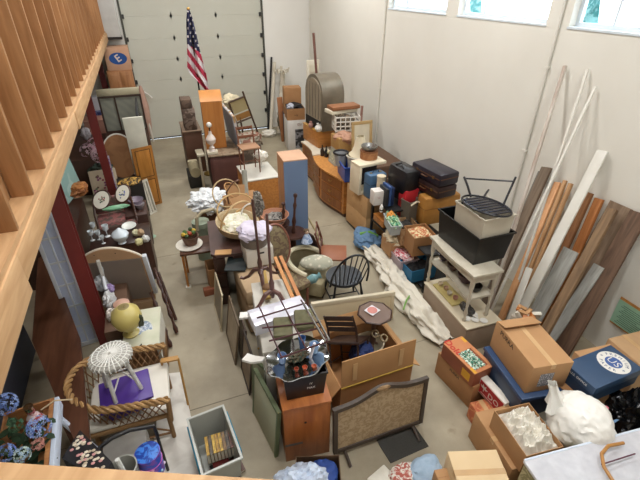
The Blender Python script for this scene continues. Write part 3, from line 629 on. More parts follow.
tag(MB().box((0, 0, 0), (.6, .45, .46), M('#2a2624', .6), bev=.02).build('travel_chest', None, frm((3.72, 5.1, .704), (1, 0, 0), (0, 1, 0))), 'dark trunk mostly hidden behind the tan leather suitcase', 'trunk')
fr = top3((441, 175.5), (460.5, 171), (411, 161), 1.60, 1.195); Mx, Wd, Dp = fr
Mt = Mx @ at((0, Dp, 0), -PI/2)    # front of the suitcases is the long side towards the aisle
suitcase('dark brown leather suitcase, lower one of the flat pair', Mt, Dp, Wd, .195, M('#33201f', .4, h2='#251618', sc=9), trim=M('#6b4426', .5))
suitcase('black topped leather suitcase with brown corners, upper one of the flat pair', Mt @ at((0, 0, .2)), Dp, Wd, .2, M('#282330', .4, h2='#1f1b24', sc=9), trim=M('#6b4426', .5), cor=M('#8a6a3c', .4, metal=.5))
c = G(404, 172, 1.42); e = thing('soft_bag', 'soft black leather bag slumped beside the dark suitcases', 'bag', at((c.x, c.y, 1.1), .1)); MB().box((-.16, -.26, 0), (.16, .26, .44), M('#201f22', .35), bev=.1).build('body', e); MB().tube([(-.1, -.1, .43), (-.06, 0, .48), (-.1, .1, .43)], .01, black).build('handle', e)
tag(MB().box((.0, -.02, 0), (.2, .3, .39), M('#1e1d1f', .5), bev=.02).build('dark_case', None, at((c.x, c.y, .704), .1)), 'dark case under the soft black leather bag', 'case')
# items on the shelves
def clothes(e, W, D, h): tag(MB().lump((W/2, D/2, h-.02), (W*.45, D*.45, .07), M('#b9d0a8', .8, 'blot', '#3f8a6a', 22), seed=6, amp=.4, fr=5).build('clothes', e), kind='stuff')
e, a, b = tub('storage_tub', 'grey plastic tub of green patterned clothes at shelf height', 'storage tub', top3((384, 213.5), (391.5, 226.5), (391, 210), .84, .66, d=.17), .18, M('#b4bcbc', .4), lip=.01); clothes(e, a, b, .18)
tag(MB().lump((a*.3, b*.5, .19), (.07, .06, .06), M('#cf8a3a', .8), seed=2, amp=.4).build('orange_cloth', e), kind='stuff')
def papers(e, W, D, h): heap(W, D, h-.03, M('#b5643e', .7, 'blot', '#d8c79a', 24), 'papers', e, amp=.03, n=24, dome=.02); 
e = carton('open brown carton of red and white packets on the near black shelf', top3((404, 226), (414.5, 238.5), (418, 221), .82, .5, d=.36), .32, card2, open_=True, inner=papers, flaps=[('l', 60, .08)], group=None)
carton('brown printed carton with dark lining, left of the packet carton', top3((393, 218.5), (402.5, 229.5), (401, 214), .80, .5, d=.3), .3, M('#b2906a', .75, 'blot', '#9a7450', 16), open_=True, inner=lambda e, W, D, h: heap(W, D, h-.06, M('#2a2622', .8), 'dark_lining', e, n=20), words=[('+ z', .5, .6, .06, ink)])
carton('open carton of cream knitted cloth on the lower shelf', top3((382, 234), (391, 244), (388, 229), .5, .24, d=.3), .26, card, open_=True, inner=lambda e, W, D, h: tag(MB().lump((W/2, D/2, h), (W*.5, D*.5, .1), M('#d9ccb2', .9, h2='#c4b494', sc=12), seed=4, amp=.35, fr=5).build('cream_cloth', e), kind='stuff'))
e, a, b = tub('storage_tub', 'clear plastic tub with red and white packets on the lower shelf', 'storage tub', top3((388, 247), (401, 262), (397, 240), .36, .1, d=.3), .26, M('#b9a7ae', .3), lip=.01); tag(MB().lump((a/2, b/2, .25), (a*.4, b*.35, .05), M('#c23048', .5, 'blot', '#ead6d6', 20), seed=3, amp=.4).build('packets', e), kind='stuff')
e, a, b = tub('blue_tray', 'bright blue carton with black lining at the foot of the near black shelf', 'box', top3((400, 260), (412, 272), (420, 255), .32, .1, d=.45), .22, M('#2f7aa8', .5), lip=.004, taper=.95); heap(a, b, .16, M('#1a1a1e', .8), 'black_lining', e, n=20)
c = G(372, 210, .7); e = thing('wooden_box', 'orange wooden box on the far black shelf', 'box', frm((3.2, 5.65, .53), (0, -1, 0), (1, 0, 0))); MB().box((0, 0, 0), (.34, .16, .1), oakx, bev=.006).build('body', e); MB().box((-.004, -.004, .1), (.344, .164, .115), M('#c07a34', .5), bev=.003).build('lid', e)
e = thing('white_toy', 'small white bottle shaped toy hanging at the shelf corner', 'toy', at(G(381, 212, .84)-V((0, 0, .0)))); MB().lathe([(.02, 0), (.035, .03), (.03, .1), (.015, .13), (.001, .14)], white, n=12).build('body', e); MB().lathe([(.037, .035), (.037, .055)], black, n=12).build('band', e)
# blue jeans bundle and rolled white sheets on the floor
e = thing('jeans_bundle', 'rolled blue jeans bundle on the floor in front of the far shelf', 'clothing', at(G(367, 240, .12))); MB().lump((0, 0, .02), (.2, .28, .14), M('#4f6f92', .9, h2='#6f8fae', sc=14), seed=4, amp=.3, fr=4).build('cloth', e); MB().tube([(-.12, .05, .12), (.02, -.02, .17), (.15, -.1, .1)], .03, M('#6aa04a', .8)).build('green_strap', e)
sheet = M('#dcd7ca', .9, h2='#cbc5b6', sc=5)
def roll(name, label, pts, rs, m, seed=1):
    e = thing(name, label, 'cloth', at(pts[0])); o = pts[0]; n = 26; q = MB(); 
    def P(a):
        f = a*(len(pts)-1); i = min(int(f), len(pts)-2); t = f-i; t = t*t*(3-2*t)*.5+t*.5; return pts[i].lerp(pts[i+1], t), rs[i]+(rs[i+1]-rs[i])*t
    def fn(a, b):
        p, r = P(a); p2, _ = P(min(1, a+.02)); p1, _ = P(max(0, a-.02)); t = (p2-p1).normalized(); s_ = V((-t.y, t.x, 0)); an = b*2*PI
        rr = r*(1+.16*math.sin(an*7+a*11+seed)+.10*math.sin(an*3-a*25)+.55*noise.noise(V((a*16, math.cos(an)*2.5, math.sin(an)*2.5+seed))))
        v = s_*math.cos(an)*rr + V((0, 0, 1))*(math.sin(an)*rr*.75); w = p-o+v; w.z = max(w.z, -o.z+.002); return w
    q.grid(fn, 110, n*2, m); q.build('folds', e); return e
roll('dust_sheet', 'long rolled white dust sheet lying on the floor along the shelves', [G(368, 245, .1), G(385, 265, .12), G(400, 288, .1), G(425, 318, .1), G(447, 343, .06)], [.1, .15, .17, .17, .1], sheet)
e = thing('green_band', 'green edged cloth band around the dust sheet', 'cloth', at(G(409, 299, .27))); MB().tube([(-.14, -.1, -.07), (-.04, 0, -.015), (.08, .1, -.03), (.14, .15, -.1)], .012, M('#7fae5a', .8)).build('band', e)
# serpentine dresser
Mx = frm((3.13, 9.2, 0), (0, -1, 0), (1, 0, 0)); e = thing('serpentine_dresser', 'long oak dresser with a serpentine front and brass drawer pulls', 'dresser', Mx); L_ = 2.42
def sf(t): k = max(0, min(1, (t-.28)/.72)); return .0-.16*math.sin(k*PI)**1.3+.03*math.sin(max(0, min(1, t/.34))*PI)
def dres(z0, z1, off, m, nm, t0=0, t1=1, fronto=0):
    q = MB(); n = 30; pl = [(L_*(t0+(t1-t0)*i/n), sf(t0+(t1-t0)*i/n)+off) for i in range(n+1)]; pl += [(L_*t1, .5), (L_*t0, .5)]; q.prism(pl, z0, z1, m); return q.build(nm, e)
dres(.08, .77, .02, oakx, 'body'); dres(.77, .80, -.012, oakl, 'top'); dres(0, .08, .05, walnut, 'plinth'); dres(.80, .822, -.02, M('#ddd5c2', .3), 'marble_slab', 0, .40)
for i, t0 in enumerate((.03, .36, .69)):
    for z in (.12, .34, .56):
        q = MB(); n = 8; t1 = t0+.28; fn = lambda k: (L_*(t0+(t1-t0)*k/n), sf(t0+(t1-t0)*k/n)+.006)
        pl = [fn(k) for k in range(n+1)]+[(x, y+.02) for x, y in reversed([fn(k) for k in range(n+1)])]; q.prism(pl, z, z+.19, M('#8f5a2c', .4, 'woodz', '#7a4820', 5)); d_ = q.build('drawer', e)
        xm, ym = fn(4); MB().tube([(xm-.05, ym, z+.11), (xm-.04, ym-.03, z+.09), (xm+.04, ym-.03, z+.09), (xm+.05, ym, z+.11)], .006, brass).build('pull', d_)
DR = Mx
# chest on it and dome trunk
fr = top3((303, 122.5), (318.5, 132), (318, 119), 1.2, .824, d=.42); e, a, b = solid('oak_chest', 'oak chest with gilt edged lid on the marble end of the dresser', 'chest', fr, .376, oakx, topmat=M('#b8893f', .4)); CH = fr[0]
c = CH; e = thing('dome_trunk', 'tall grey dome topped trunk with slatted panel on the oak chest', 'trunk', CH @ at((.0, .05, .378))); dm = M('#8d8474', .4, metal=.5, h2='#6f675a', sc=5); w = a*1.05; pl = [(0, 0), (w, 0), (w, .72)]+[(w/2+w/2*math.cos(t*PI/14), .72+.42*math.sin(t*PI/14)) for t in range(1, 14)]+[(0, .72)]
MB().prism(pl, -.55, -.02, dm, T=frm((0, 0, 0), (1, 0, 0), (0, 0, 1))).build('shell', e)
pl2 = [(.05+(x/w)*(w-.1), .22+y*.78*.95) for x, y in pl]; MB().prism(pl2, -.02, .004, M('#9a8f7c', .6, 'woodz', '#7c725f', 6), T=frm((0, 0, 0), (1, 0, 0), (0, 0, 1))).build('front_panel', e)
for i in range(5): MB().box((w*(.16+.17*i)-.008, -.012, .25), (w*(.16+.17*i)+.008, -.003, .98), M('#6b6252', .6)).build('slat', e)
MB().box((.06, -.008, .02), (w-.06, -.001, .22), M('#1d1a18', .8)).build('painted_opening_shade', e)  # near-black sheet paints the shade inside the trunk's open lower part
def jar(label, p, r, h, m, cat='vase', name='vase'):
    return tag(MB().lathe([(r*.6, 0), (r, h*.35), (r*.9, h*.6), (r*.4, h*.85), (r*.55, h), (r*.45, h), (r*.3, h*.85), (.001, h*.8)], m, n=16).build(name, None, at(p)), label, cat)
jar('white round jar in front of the dome trunk', CH @ V((a*.82, .0+.06, .378)) - V((.02, .1, 0)), .09, .17, white)
jar('pink and brown vase beside the white round jar', CH @ V((a*.55, .02, .378)) - V((.03, .0, 0)), .06, .14, M('#a87f76', .5))
for i, (x, m, lb) in enumerate(((1.02, '#3a2f28', 'dark glass bottle with cream neck on the dresser'), (1.12, '#2a2a2c', 'black squat bottle on the dresser'), (1.22, '#5c4c3a', 'brown bottle on the dresser'))):
    tag(MB().lathe([(.04, 0), (.045, .1), (.03, .15), (.014, .18), (.014, .24), (.001, .245)], M(m, .25), n=12).build('bottle', None, DR @ at((x, .12+.05*i, .801))), lb, 'bottle', 'bottles on the dresser')
p = DR @ V((1.5, .12, .80)); picture('photo_frame', 'pale framed document standing on the dresser', DR @ at((1.35, .14, .801), 0, -.2), .36, .32, M('#a7a396', .6), M('#d6d2c4', .6, 'dots', '#9aa08a', 30))
tag(MB().lump((0, 0, .08), (.14, .1, .1), M('#d8c9a4', .6, 'blot', '#6f8f5a', 20), seed=5, amp=.4).build('ornament', None, DR @ at((1.2, .3, .8))), 'cream and green ornament behind the bottles on the dresser', 'ornament')
# behind the dresser: boxes and bins
def stand(c, z0): return V((c.x, c.y, z0))
tag(MB().box((0, 0, 0), (.7, 1.9, 1.0), M('#5e4330', .6), bev=.01).build('storage_cabinet', None, at((3.72, 6.7, 0))), 'plain brown cabinet behind the serpentine dresser', 'cabinet')
c = G(357, 155, 1.25); e = thing('wastebasket', 'round off-white plastic wastebasket beside the bell lampshade', 'wastebasket', at((c.x, c.y, .87))); MB().lathe([(.15, 0.02), (.19, .36), (.205, .36), (.205, .38), (.18, .38), (.14, .05), (.001, .05)], M('#d3cec0', .5), n=24).build('body', e)
lampshade('large cream bell lampshade with scalloped trim', None, .21, .07, .36, M('#e4dac0', .8, h2='#d8ccae'), T=at(V((c.x+.06, c.y, 1.255)), 0, .05, -.05))
c2 = G(367, 122, 1.74); picture('picture_frame', 'tall cream and tan picture frame behind the large bell lampshade', at((c2.x-.25, c2.y+.1, 1.02), 0, -.1), .45, .7, M('#b99a68', .6), M('#d9cfb8', .7), fw=.06)
tub('storage_bin', 'bright blue storage bin behind the dresser', 'bin', top3((337, 157), (345, 168), (346, 154), 1.12, .82, d=.25), .3, M('#2f52a8', .4))
c = G(341, 150, 1.3); e = thing('silver_bin', 'silver grey cloth bin with a black rim behind the dresser', 'bin', at((c.x, c.y, 1.002))); MB().lathe([(.10, 0), (.14, .25), (.13, .25), (.1, .02), (.001, .02)], M('#a5a8ac', .4), n=20).build('body', e); MB().tube([(.14*math.cos(t*PI/8), .14*math.sin(t*PI/8), .25) for t in range(16)], .02, black, 6, closed=True).build('rim', e)
c = G(342, 138, 1.35); e = thing('fabric_basket', 'yellow basket with a pink brown cloth under the white crate', 'basket', at((c.x+.1, c.y+.1, 1.002))); MB().box((-.22, -.22, 0), (.22, .22, .38), M('#b58f56', .7, 'weave', '#96713e', 40), bev=.03).build('body', e); tag(MB().lump((0, -.04, .32), (.2, .22, .12), M('#b58a72', .8), seed=2, amp=.25).build('cloth', e), kind='stuff')
fr = top3((336, 117), (359, 116), (334, 109), 1.72, 1.42, w=.5, d=.36); Mx, Wd, Dp = fr; e = thing('milk_crate', 'white plastic milk crate above the yellow basket', 'crate', Mx); wp = M('#e3dfd6', .5)
for (o_, x_, n_) in (((0, 0, 0), (1, 0, 0), Wd), ((0, Dp, 0), (1, 0, 0), Wd), ((0, 0, 0), (0, 1, 0), Dp), ((Wd, 0, 0), (0, 1, 0), Dp)):
    q = MB(); T = frm(o_, x_, (0, 0, 1))
    for j in range(4): q.box((0, .09*j, -.008), (n_, .09*j+.022, .008), wp, T=T)
    for j in range(6): q.box((n_*j/5-.009, 0, -.008), (n_*j/5+.009, .29, .008), wp, T=T)
    q.build('lattice_side', e)
MB().box((0, 0, 0), (Wd, Dp, .01), wp).build('bottom', e); tag(MB().lump((Wd/2, Dp/2, .14), (Wd*.4, Dp*.4, .12), M('#3b3630', .8, 'blot', '#7c6c58', 14), seed=7, amp=.4).build('dark_contents', e), kind='stuff')
for i, (z, lb) in enumerate(((1.72, 'pale long flat box above the white milk crate'), (1.78, 'brown leather flat case on top, above the white milk crate'))):
    T = Mx @ at((-.06+.02*i, .1, .31+.075*i), .35-.1*i); tag(MB().box((0, 0, 0), (.62, .3, .07), (cream, M('#94603c', .5))[i], bev=.008).build('flat_case', None, T), lb, 'box')
q = G(355, 118, 1.6); tag(MB().tube([(0, 0, 0), (.02, 0, .75)], [.03, .022], M('#9a7468', .6)).build('wooden_post', None, at((q.x-.0, q.y-.25, 1.005)) @ Matrix.Scale(1.2, 4)), 'short pinkish brown post standing in front of the milk crate', 'post')
c = G(385, 205, .9)
# back corner
A_ = (285, 116); 
e = carton('white appliance carton with a dark picture, bottom of the back corner pile', top3((287.5, 121), (305, 120), (283, 113), .86, 0, w=.5, d=.7), .86, M('#d8d6d2', .6), tape=False); MB().box((.2, -.002, .1), (.44, 0, .62), M('#2a2a2e', .5, 'blot', '#8a8a90', 6)).build('printed_picture', e); MB().box((.26, -.003, .72), (.38, -.001, .78), M('#7e4a48', .6, 'blot', '#d8d6d2', 40)).build('small_print', e)
BC = e.matrix_world
def dark(e, W, D, h): tag(MB().lump((W/2, D/2, h), (W*.42, D*.4, .09), M('#17171c', .6), seed=5, amp=.4, fr=4).build('black_cloth', e), kind='stuff'); tag(MB().lump((W*.25, D*.3, h), (W*.2, D*.2, .09), M('#b9bcc8', .6), seed=9, amp=.4).build('pale_cloth', e), kind='stuff')
carton('open brown carton of black cloth on the white appliance carton', (BC @ at((0, .02, .864)), .48, .5), .3, card2, open_=True, inner=dark, words=[('~u', .5, .45, .1, ink)])
carton('tall brown carton standing behind the black cloth carton', (BC @ at((.02, .54, .864)), .46, .36), .72, card2, tape=False, words=[('__', .5, .6, .08, M('#8a5c38', .8))])
tag(MB().box((0, 0, 0), (.46, .36, .86), M('#1f2c4a', .5), bev=.02).build('navy_bin', None, BC @ at((.02, .74, 0))), 'navy bin under the tall brown carton in the back corner', 'bin')
wp_ = M('#dcd4c2', .6)
def pole(name, label, b, t, r, m, cat='pole', zb=0):
    b, t = V(b), V(t); return tag(MB().tube([V((0, 0, 0)), t-b], r, m, 10).build(name, None, at(b)), label, cat)
B0 = G(273, 136, 0); pole('newel_post', 'cream turned post leaning in the back corner, left one', (B0.x, 12.6, 0), WY(274.5, 62, 13.1), .05, wp_); pole('newel_post', 'cream post in the back corner beside the dark pole', (B0.x+.25, 12.5, 0), WY(283, 70, 13.1), .07, wp_)
pole('dark_pole', 'thin black pole standing in the back corner', (B0.x-.02, 12.85, 0), WY(271.5, 57, 13.2), .03, black)
e = thing('coat_stand', 'tangled off-white coat stand top in the back corner', 'coat stand', at((B0.x+.5, 12.85, 0))); MB().tube([(0, 0, 0), (0, 0, 1.9)], .04, wp_).build('post', e)
for k in range(5):
    a_ = k*1.3; MB().tube([(0, 0, 1.65), (.1*math.cos(a_), .1*math.sin(a_), 1.8), (.2*math.cos(a_), .2*math.sin(a_), 1.72), (.24*math.cos(a_), .24*math.sin(a_), 1.85)], .025, wp_).build('hook_arm', e)
tag(MB().box((0, 0, 0), (.16, .05, 1.25), M('#a8714a', .6), bev=.01).build('brown_plank', None, at((B0.x+.1, 11.7, 0), .2, -.15)), 'reddish brown plank leaning beside the navy bin in the back corner', 'plank')
tag(MB().lump((0, 0, .09), (.2, .16, .1), cloth_w, seed=3, amp=.3).build('white_rag', None, at(G(268, 133, 0)-V((.05, .3, 0)))), 'crumpled cream rag on the floor by the door track', 'cloth')
tag(MB().lump((0, 0, .4), (.22, .2, .4), M('#6d6250', .8), seed=13, amp=.3, fr=4).build('burlap_sack', None, at((B0.x+.42, 12.35, .02))), 'brown burlap sack in the back corner behind the plank', 'sack')
pole('curtain_rod', 'tall thin dark rod behind the dome trunk', (3.95, 9.9, 0), WY(313.5, 33, 9.95), .03, M('#7a5348', .6)); e = thing('cream_shutter', 'cream shutter standing behind the dome trunk', 'shutter', at((3.72, 10.4, 0), .1)); c = WY(315, 60, 10.4); MB().box((0, 0, 0), (.33, .05, c.z), wp_, bev=.005).build('panel', e)
for i in range(9): MB().box((.04, -.012, .2+i*.24), (.29, -.001, .38+i*.24), cream).build('louvre_panel', e)
pole('cream_rail', 'cream rail standing between the back cartons and the dome trunk', (G(306, 150).x-.1, 9.75, 0), WY(307, 85, 9.8), .035, M('#d8c79c', .6))
# ================= CENTRE ISLAND =================
A = G(283, 410, .79); B = G(331, 400.5, .79); Mx = frm((A.x, A.y, 0), V((1, -.13, 0)), (0, 1, 0)); Wd = (B-A).length; OC = Mx
e = thing('pine_cabinet', 'reddish pine cabinet with grey tape on its side, under the black bin', 'cabinet', Mx); orw = M('#a8632f', .4, 'woodz', '#8f4f22', 4)
MB().box((0, 0, 0), (Wd, .47, .77), orw, bev=.004).build('body', e); MB().box((-.008, -.008, .77), (Wd+.008, .48, .79), M('#b56d35', .4, 'woody', '#9a5626', 4), bev=.004).build('top', e)
MB().box((.0, -.0025, .24), (.17, -.001, .27), M('#5d5a58', .5)).build('grey_tape', e); MB().lathe([(.012, 0), (.012, .003), (.001, .003)], black, n=10, T=FRONT(.2, -.001, .55)).build('knob_hole', e)
e, a, b = tub('black_bin', 'square black plastic bin with white print on the pine cabinet, under the glass tray', 'bin', (OC @ at((.03, .07, .791)), Wd-.05, .36), .30, M('#141417', .35, amt=.2), lip=.008)
text('MAX', .035, FRONT(a*.62, -.004, .14), white, e); text('IY', .035, FRONT(a*.62, -.004, .19), white, e)
# scalloped silver tray with glassware
c = OC @ V((Wd*.44, .25, 1.095)); e = thing('silver_tray', 'scalloped silver tray piled with blue glass on the black bin', 'tray', at(c, .3)); q = MB(); n = 48
def ring(r, z, amp): return [V((r*(1+amp*math.cos(8*2*PI*j/n))*math.cos(2*PI*j/n)*1.15, r*(1+amp*math.cos(8*2*PI*j/n))*math.sin(2*PI*j/n)*.9, z)) for j in range(n)]
rs = [ring(.001, .012, 0), ring(.16, .012, 0), ring(.2, .03, .02), ring(.26, .05, .05), ring(.265, .045, .05), ring(.2, .018, .02), ring(.15, .0, 0), ring(.001, 0, 0)]
bv = [[q.bm.verts.new(p) for p in r_] for r_ in rs]; i0 = q.mi(chrome)
for P_, Q_ in zip(bv, bv[1:]):
    for j in range(n): q.bm.faces.new((P_[j], P_[(j+1) % n], Q_[(j+1) % n], Q_[j])).material_index = i0
q.build('dish', e); TR = at(c, .3)
for i, (x, y, rr, hh, m, lb, nm) in enumerate(((-.13, .06, .04, .09, '#7f9cc8', 'blue glass tumbler at the left of the silver tray', 'tumbler'), (.17, -.02, .045, .1, '#8fb0d8', 'pale blue glass tumbler at the right of the silver tray', 'tumbler'), (.12, .1, .035, .12, '#5f86bc', 'tall blue glass beside the lattice rack', 'tumbler'), (-.02, -.13, .024, .03, '#b8583a', 'orange candle cup in the middle of the silver tray', 'candle'), (.05, -.17, .024, .03, '#c26a4c', 'orange candle cup near the tray edge', 'candle'), (-.09, -.1, .022, .03, '#a04e3a', 'dark orange candle cup left on the silver tray', 'candle'))):
    tag(MB().lathe([(rr*.7, 0), (rr, hh), (rr*.9, hh), (rr*.6, .01), (.001, .01)], M(m, .15), n=14).build(nm, None, TR @ at((x, y, .02))), lb, nm)
tag(MB().lump((0, 0, .05), (.08, .05, .03), M('#2c3a2a', .7, 'blot', '#5a4a34', 40), seed=4, amp=.5, fr=6).build('dried_flowers', None, TR @ at((0, 0, .015))), 'dark green and rust dried flowers on the silver tray', 'flowers')
tag(MB().tube([(0, 0, 0), (0, 0, .2)], .014, M('#ece8f2', .4)).build('candle', None, TR @ at((.1, -.05, .02), 0, .2, .1)), 'tall white taper candle standing in the silver tray', 'candle')
# white dresser beyond, lattice rack over it
fr = top3((264, 352), (304, 345), (242, 285), 1.0, 0); e, a, b = solid('white_dresser', 'white painted dresser with a worn top behind the silver tray', 'dresser', fr, 1.0, M('#c9c6be', .5, h2='#b9b5ac', sc=6), topmat=M('#d6d3ca', .5, h2='#c2beb3', sc=6)); WD = fr[0]
for i in range(3): d_ = MB().box((-.012, .08, .1+i*.28), (0, b-.08, .34+i*.28), M('#c4c1b9', .5), bev=.004).build('drawer', e); MB().ball((-.02, b/2, .22+i*.28), .015, brass).build('knob', d_)
def bar(p, q_, z, z2=None): return [G(*p, z), G(*q_, z2 or z)]
e = thing('lattice_rack', 'dark red metal lattice rack with chrome rods lying over the silver tray', 'rack', at(G(290, 330, 1.3))); o = G(290, 330, 1.3); rm = M('#4b262a', .35, metal=.3)
for z in (1.3, 1.39):
    for p, q_ in (((259, 306), (282, 358)), ((279, 297), (307, 350)), ((301, 300), (327, 341))):
        x = bar(p, q_, z); MB().tube([v-o for v in x], .008, rm, 6).build('long_bar', e)
    for p, q_ in (((257, 318), (306, 303)), ((262, 328), (321, 322)), ((269, 341), (323, 327)), ((280, 358), (329, 341))):
        x = bar(p, q_, z); MB().tube([v-o for v in x], .008, rm, 6).build('cross_bar', e)
for p, q_ in (((303, 303), (325, 341)), ((310, 305), (329, 340))): MB().tube([v-o for v in bar(p, q_, 1.42)], .011, chrome, 8).build('chrome_rod', e)
for i, p in enumerate(((283, 331), (304, 323))):
    c = G(*p, 1.22); tag(MB().box((-.09, -.13, 0), (.09, .13, .07), M('#6b6848', .7, h2='#57553a', sc=20), bev=.02).build('olive_cushion', None, at(c, -.25)), ['olive green pad under the left of the lattice rack', 'olive green pad under the right of the lattice rack'][i], 'pad', 'olive pads')
fr = top3((255, 326), (310, 309), (251, 309), 1.14, 1.004); tag(MB().box((0, 0, 0), (fr[1], fr[2], .13), M('#dcdce8', .25, metal=.2), bev=.004).build('mirrored_box', None, fr[0]), 'shiny white mirrored box between the stands and the lattice rack', 'box')
for i, p in enumerate(((247, 316), (252, 360))):
    c = G(*p, 1.02 if i == 0 else 1.02); q = MB(); q.prism([(-.09, -.02), (.0, -.05), (.1, -.03), (.12, .02), (.03, .03), (-.05, .06)], 0, .025, white); tag(q.build('carved_wing', None, at(c, (.1, -.4)[i])), ['small white carved bracket at the left edge of the white dresser', 'larger white carved bracket by the pine cabinet'][i], 'bracket')
# pedestal stands on the white dresser
def stand3(label, px, zb, h, top, tilt, rz=0, m=None):
    c = G(*px, zb); m = m or M('#5e4038', .35, h2='#4a302a'); e = thing('pedestal_stand', label, 'stand', at((c.x, c.y, zb), rz, *tilt))
    MB().lathe([(.02, .1), (.035, .16), (.022, .22), (.03, .3), (.016, .36), (.014, h*.7), (.018, h*.75), (.013, h), (.001, h)], m, n=12).build('pole', e)
    for k in range(3):
        a_ = k*2*PI/3; q = MB(); q.tube([(0, 0, .2), (.08*math.cos(a_), .08*math.sin(a_), .18), (.16*math.cos(a_), .16*math.sin(a_), .07), (.23*math.cos(a_), .23*math.sin(a_), .022), (.27*math.cos(a_), .27*math.sin(a_), .03)], [.024, .026, .02, .016, .02], m, 8); q.build('leg', e)
    return e
stand3('dark wooden tripod pedestal stand on the white dresser, farther one', (262, 283), 1.0, 1.1, None, (0, -.03), .4)
stand3('dark wooden tripod pedestal stand nearest the mirrored box', (273, 304), 1.0, 1.15, None, (0, -.05), 1.3, M('#6a4a44', .35))
tag(MB().lump((0, 0, 0), (.05, .05, .12), M('#5d5852', .9, 'blot', '#8b857c', 30), seed=3, amp=.5, fr=6).build('tassel_bundle', None, at(G(258, 204, 1.95))), 'grey tassel bundle tied at the top of the pedestal stands', 'tassel')
x = [G(268, 300, 1.03), G(262, 270, 1.03)]; tag(MB().box((0, -.04, 0), ((x[1]-x[0]).length, .04, .035), M('#b8974e', .6, h2='#a2823e'), bev=.01).build('gold_strip', None, frm(x[0], x[1]-x[0], (1, 0, 0) if 0 else V((0, 0, 1)).cross(x[1]-x[0]))), 'yellow gold wooden strip lying on the white dresser', 'strip')
e = thing('wicker_ball', 'brown twine ball beside the pedestal stands', 'ball', at(G(267, 288, 1.06))); MB().ball((0, 0, .0), .055, M('#8a6a4c', .8, 'weave', '#6b4f36', 50), sub=3).build('sphere', e)
x = [G(298, 300, 1.1), G(279, 258, 1.1)]
for i in range(2):
    d = (x[1]-x[0]); s_ = V((d.y, -d.x, 0)).normalized()*(-.05+.07*i); tag(MB().box((0, -.02, 0), (d.length, .02, .03), M(('#c08244', '#b5743a')[i], .5)).build('wooden_rail', None, frm(x[0]+s_, d, V((0, 0, 1)).cross(d))), ['orange wooden rail on the right of the white dresser, outer one', 'orange wooden rail on the white dresser, inner one'][i], 'rail')
# tan ottoman, folder, banker box, basket with lilac bag
fr = top3((246, 292), (270, 286), (229, 262), .74, 0, w=.5); e = thing('tan_ottoman', 'tan upholstered cube ottoman under the black folder', 'ottoman', fr[0]); a, b = fr[1], fr[2]; tnf = M('#b89e7e', .85, h2='#a58b6c')
MB().box((0, 0, .03), (a, b, .5), tnf, bev=.04).build('base', e); MB().box((-.01, -.01, .5), (a+.01, b+.01, .73), M('#c2a888', .85, h2='#b09676'), bev=.06).build('cushion', e)
tag(MB().box((-.14, -.2, 0), (.14, .2, .02), M('#1f2a2c', .6), bev=.004).build('black_folder', None, at(G(237, 263, .75), -.35)), 'dark folder lying on the tan ottoman', 'folder')
fr = top3((246, 251), (273, 245.5), (241, 240), 1.04, .76, d=.33); e = thing('records_box', 'white cardboard records box with a dark hand hole, on the tan ottoman', 'box', fr[0]); a, b = fr[1], fr[2]; wb = M('#d9d5cc', .7, h2='#cdc8be')
MB().box((0, 0, 0), (a, b, .27), wb, bev=.003).build('body', e); MB().box((a*.42, -.002, .19), (a*.66, -.0005, .215), ink).build('hand_hole', e); text('oo', .045, FRONT(a*.45, -.002, .11), ink, e)
BX = fr[0]; e = thing('grey_basket', 'grey woven basket holding a lilac plastic bag on the records box', 'basket', BX @ at((a*.42, b*.45, .272))); MB().lathe([(.15, 0), (.2, .16), (.205, .16), (.17, .01), (.001, .01)], M('#8b8178', .8, 'weave', '#6a625a', 50), n=20).build('body', e)
tag(MB().lump((0, 0, .2), (.2, .19, .1), M('#d4cedc', .4, h2='#c0b8d0', sc=9), seed=8, amp=.25, fr=4).build('lilac_bag', e), kind='stuff')
# upholstered balloon back chair
c = G(277, 244, .95); e = thing('balloon_back_chair', 'balloon back chair in brown woven upholstery behind the records box', 'chair', at((c.x+.05, c.y-.25, 0), .25)); uph = M('#7c6e50', .8, 'blot', '#5f4c3a', 16); wd = M('#8c5a4a', .35)
MB().box((-.25, -.25, .42), (.25, .25, .52), uph, bev=.04).build('seat', e)
for x in (-.2, .2):
    for y in (-.2, .2): MB().tube([(x, y, 0), (x, y, .43)], [.016, .022], wd).build('leg', e)
T = frm((0, .25, .92), (1, 0, 0), (0, .25, 1)); MB().lathe([(.001, -.03), (.17, -.03), (.2, 0), (.17, .03), (.001, .03)], uph, n=28, T=T @ Matrix.Diagonal((1, 1.55, 1, 1))).build('backrest', e)
MB().tube([T @ V((.205*math.cos(t*PI/14), .315*math.sin(t*PI/14), 0)) for t in range(28)], .018, wd, 8, closed=True).build('back_frame', e)
# dark desk
fr = top3((211, 257), (246, 252), (201, 222), .86, 0); e = thing('dark_desk', 'dark walnut desk with a clipped corner top under the wicker baskets', 'desk', fr[0]); a, b = fr[1], fr[2]; dt = M('#5c443f', .35, h2='#4a3530'); DK = fr[0]
MB().box((.02, .02, 0), (a*.38, b-.02, .82), dkwood, bev=.004).build('pedestal', e); MB().box((a*.62, .02, 0), (a-.02, b-.02, .82), dkwood, bev=.004).build('pedestal', e); MB().prism([(.07, 0), (a, 0), (a, b), (0, b), (0, .08)], .82, .86, dt).build('desktop', e)
for z in (.1, .35, .6): MB().box((.05, 0, z), (a*.36, .02, z+.2), M('#3d261d', .4), bev=.004).build('drawer', e)
tag(MB().box((0, 0, 0), (.22, .12, .012), M('#c79a64', .6)).build('wooden_ruler', None, DK @ at((.05, .02, .862), -.15)), 'tan slip of wood on the near edge of the dark desk', 'board')
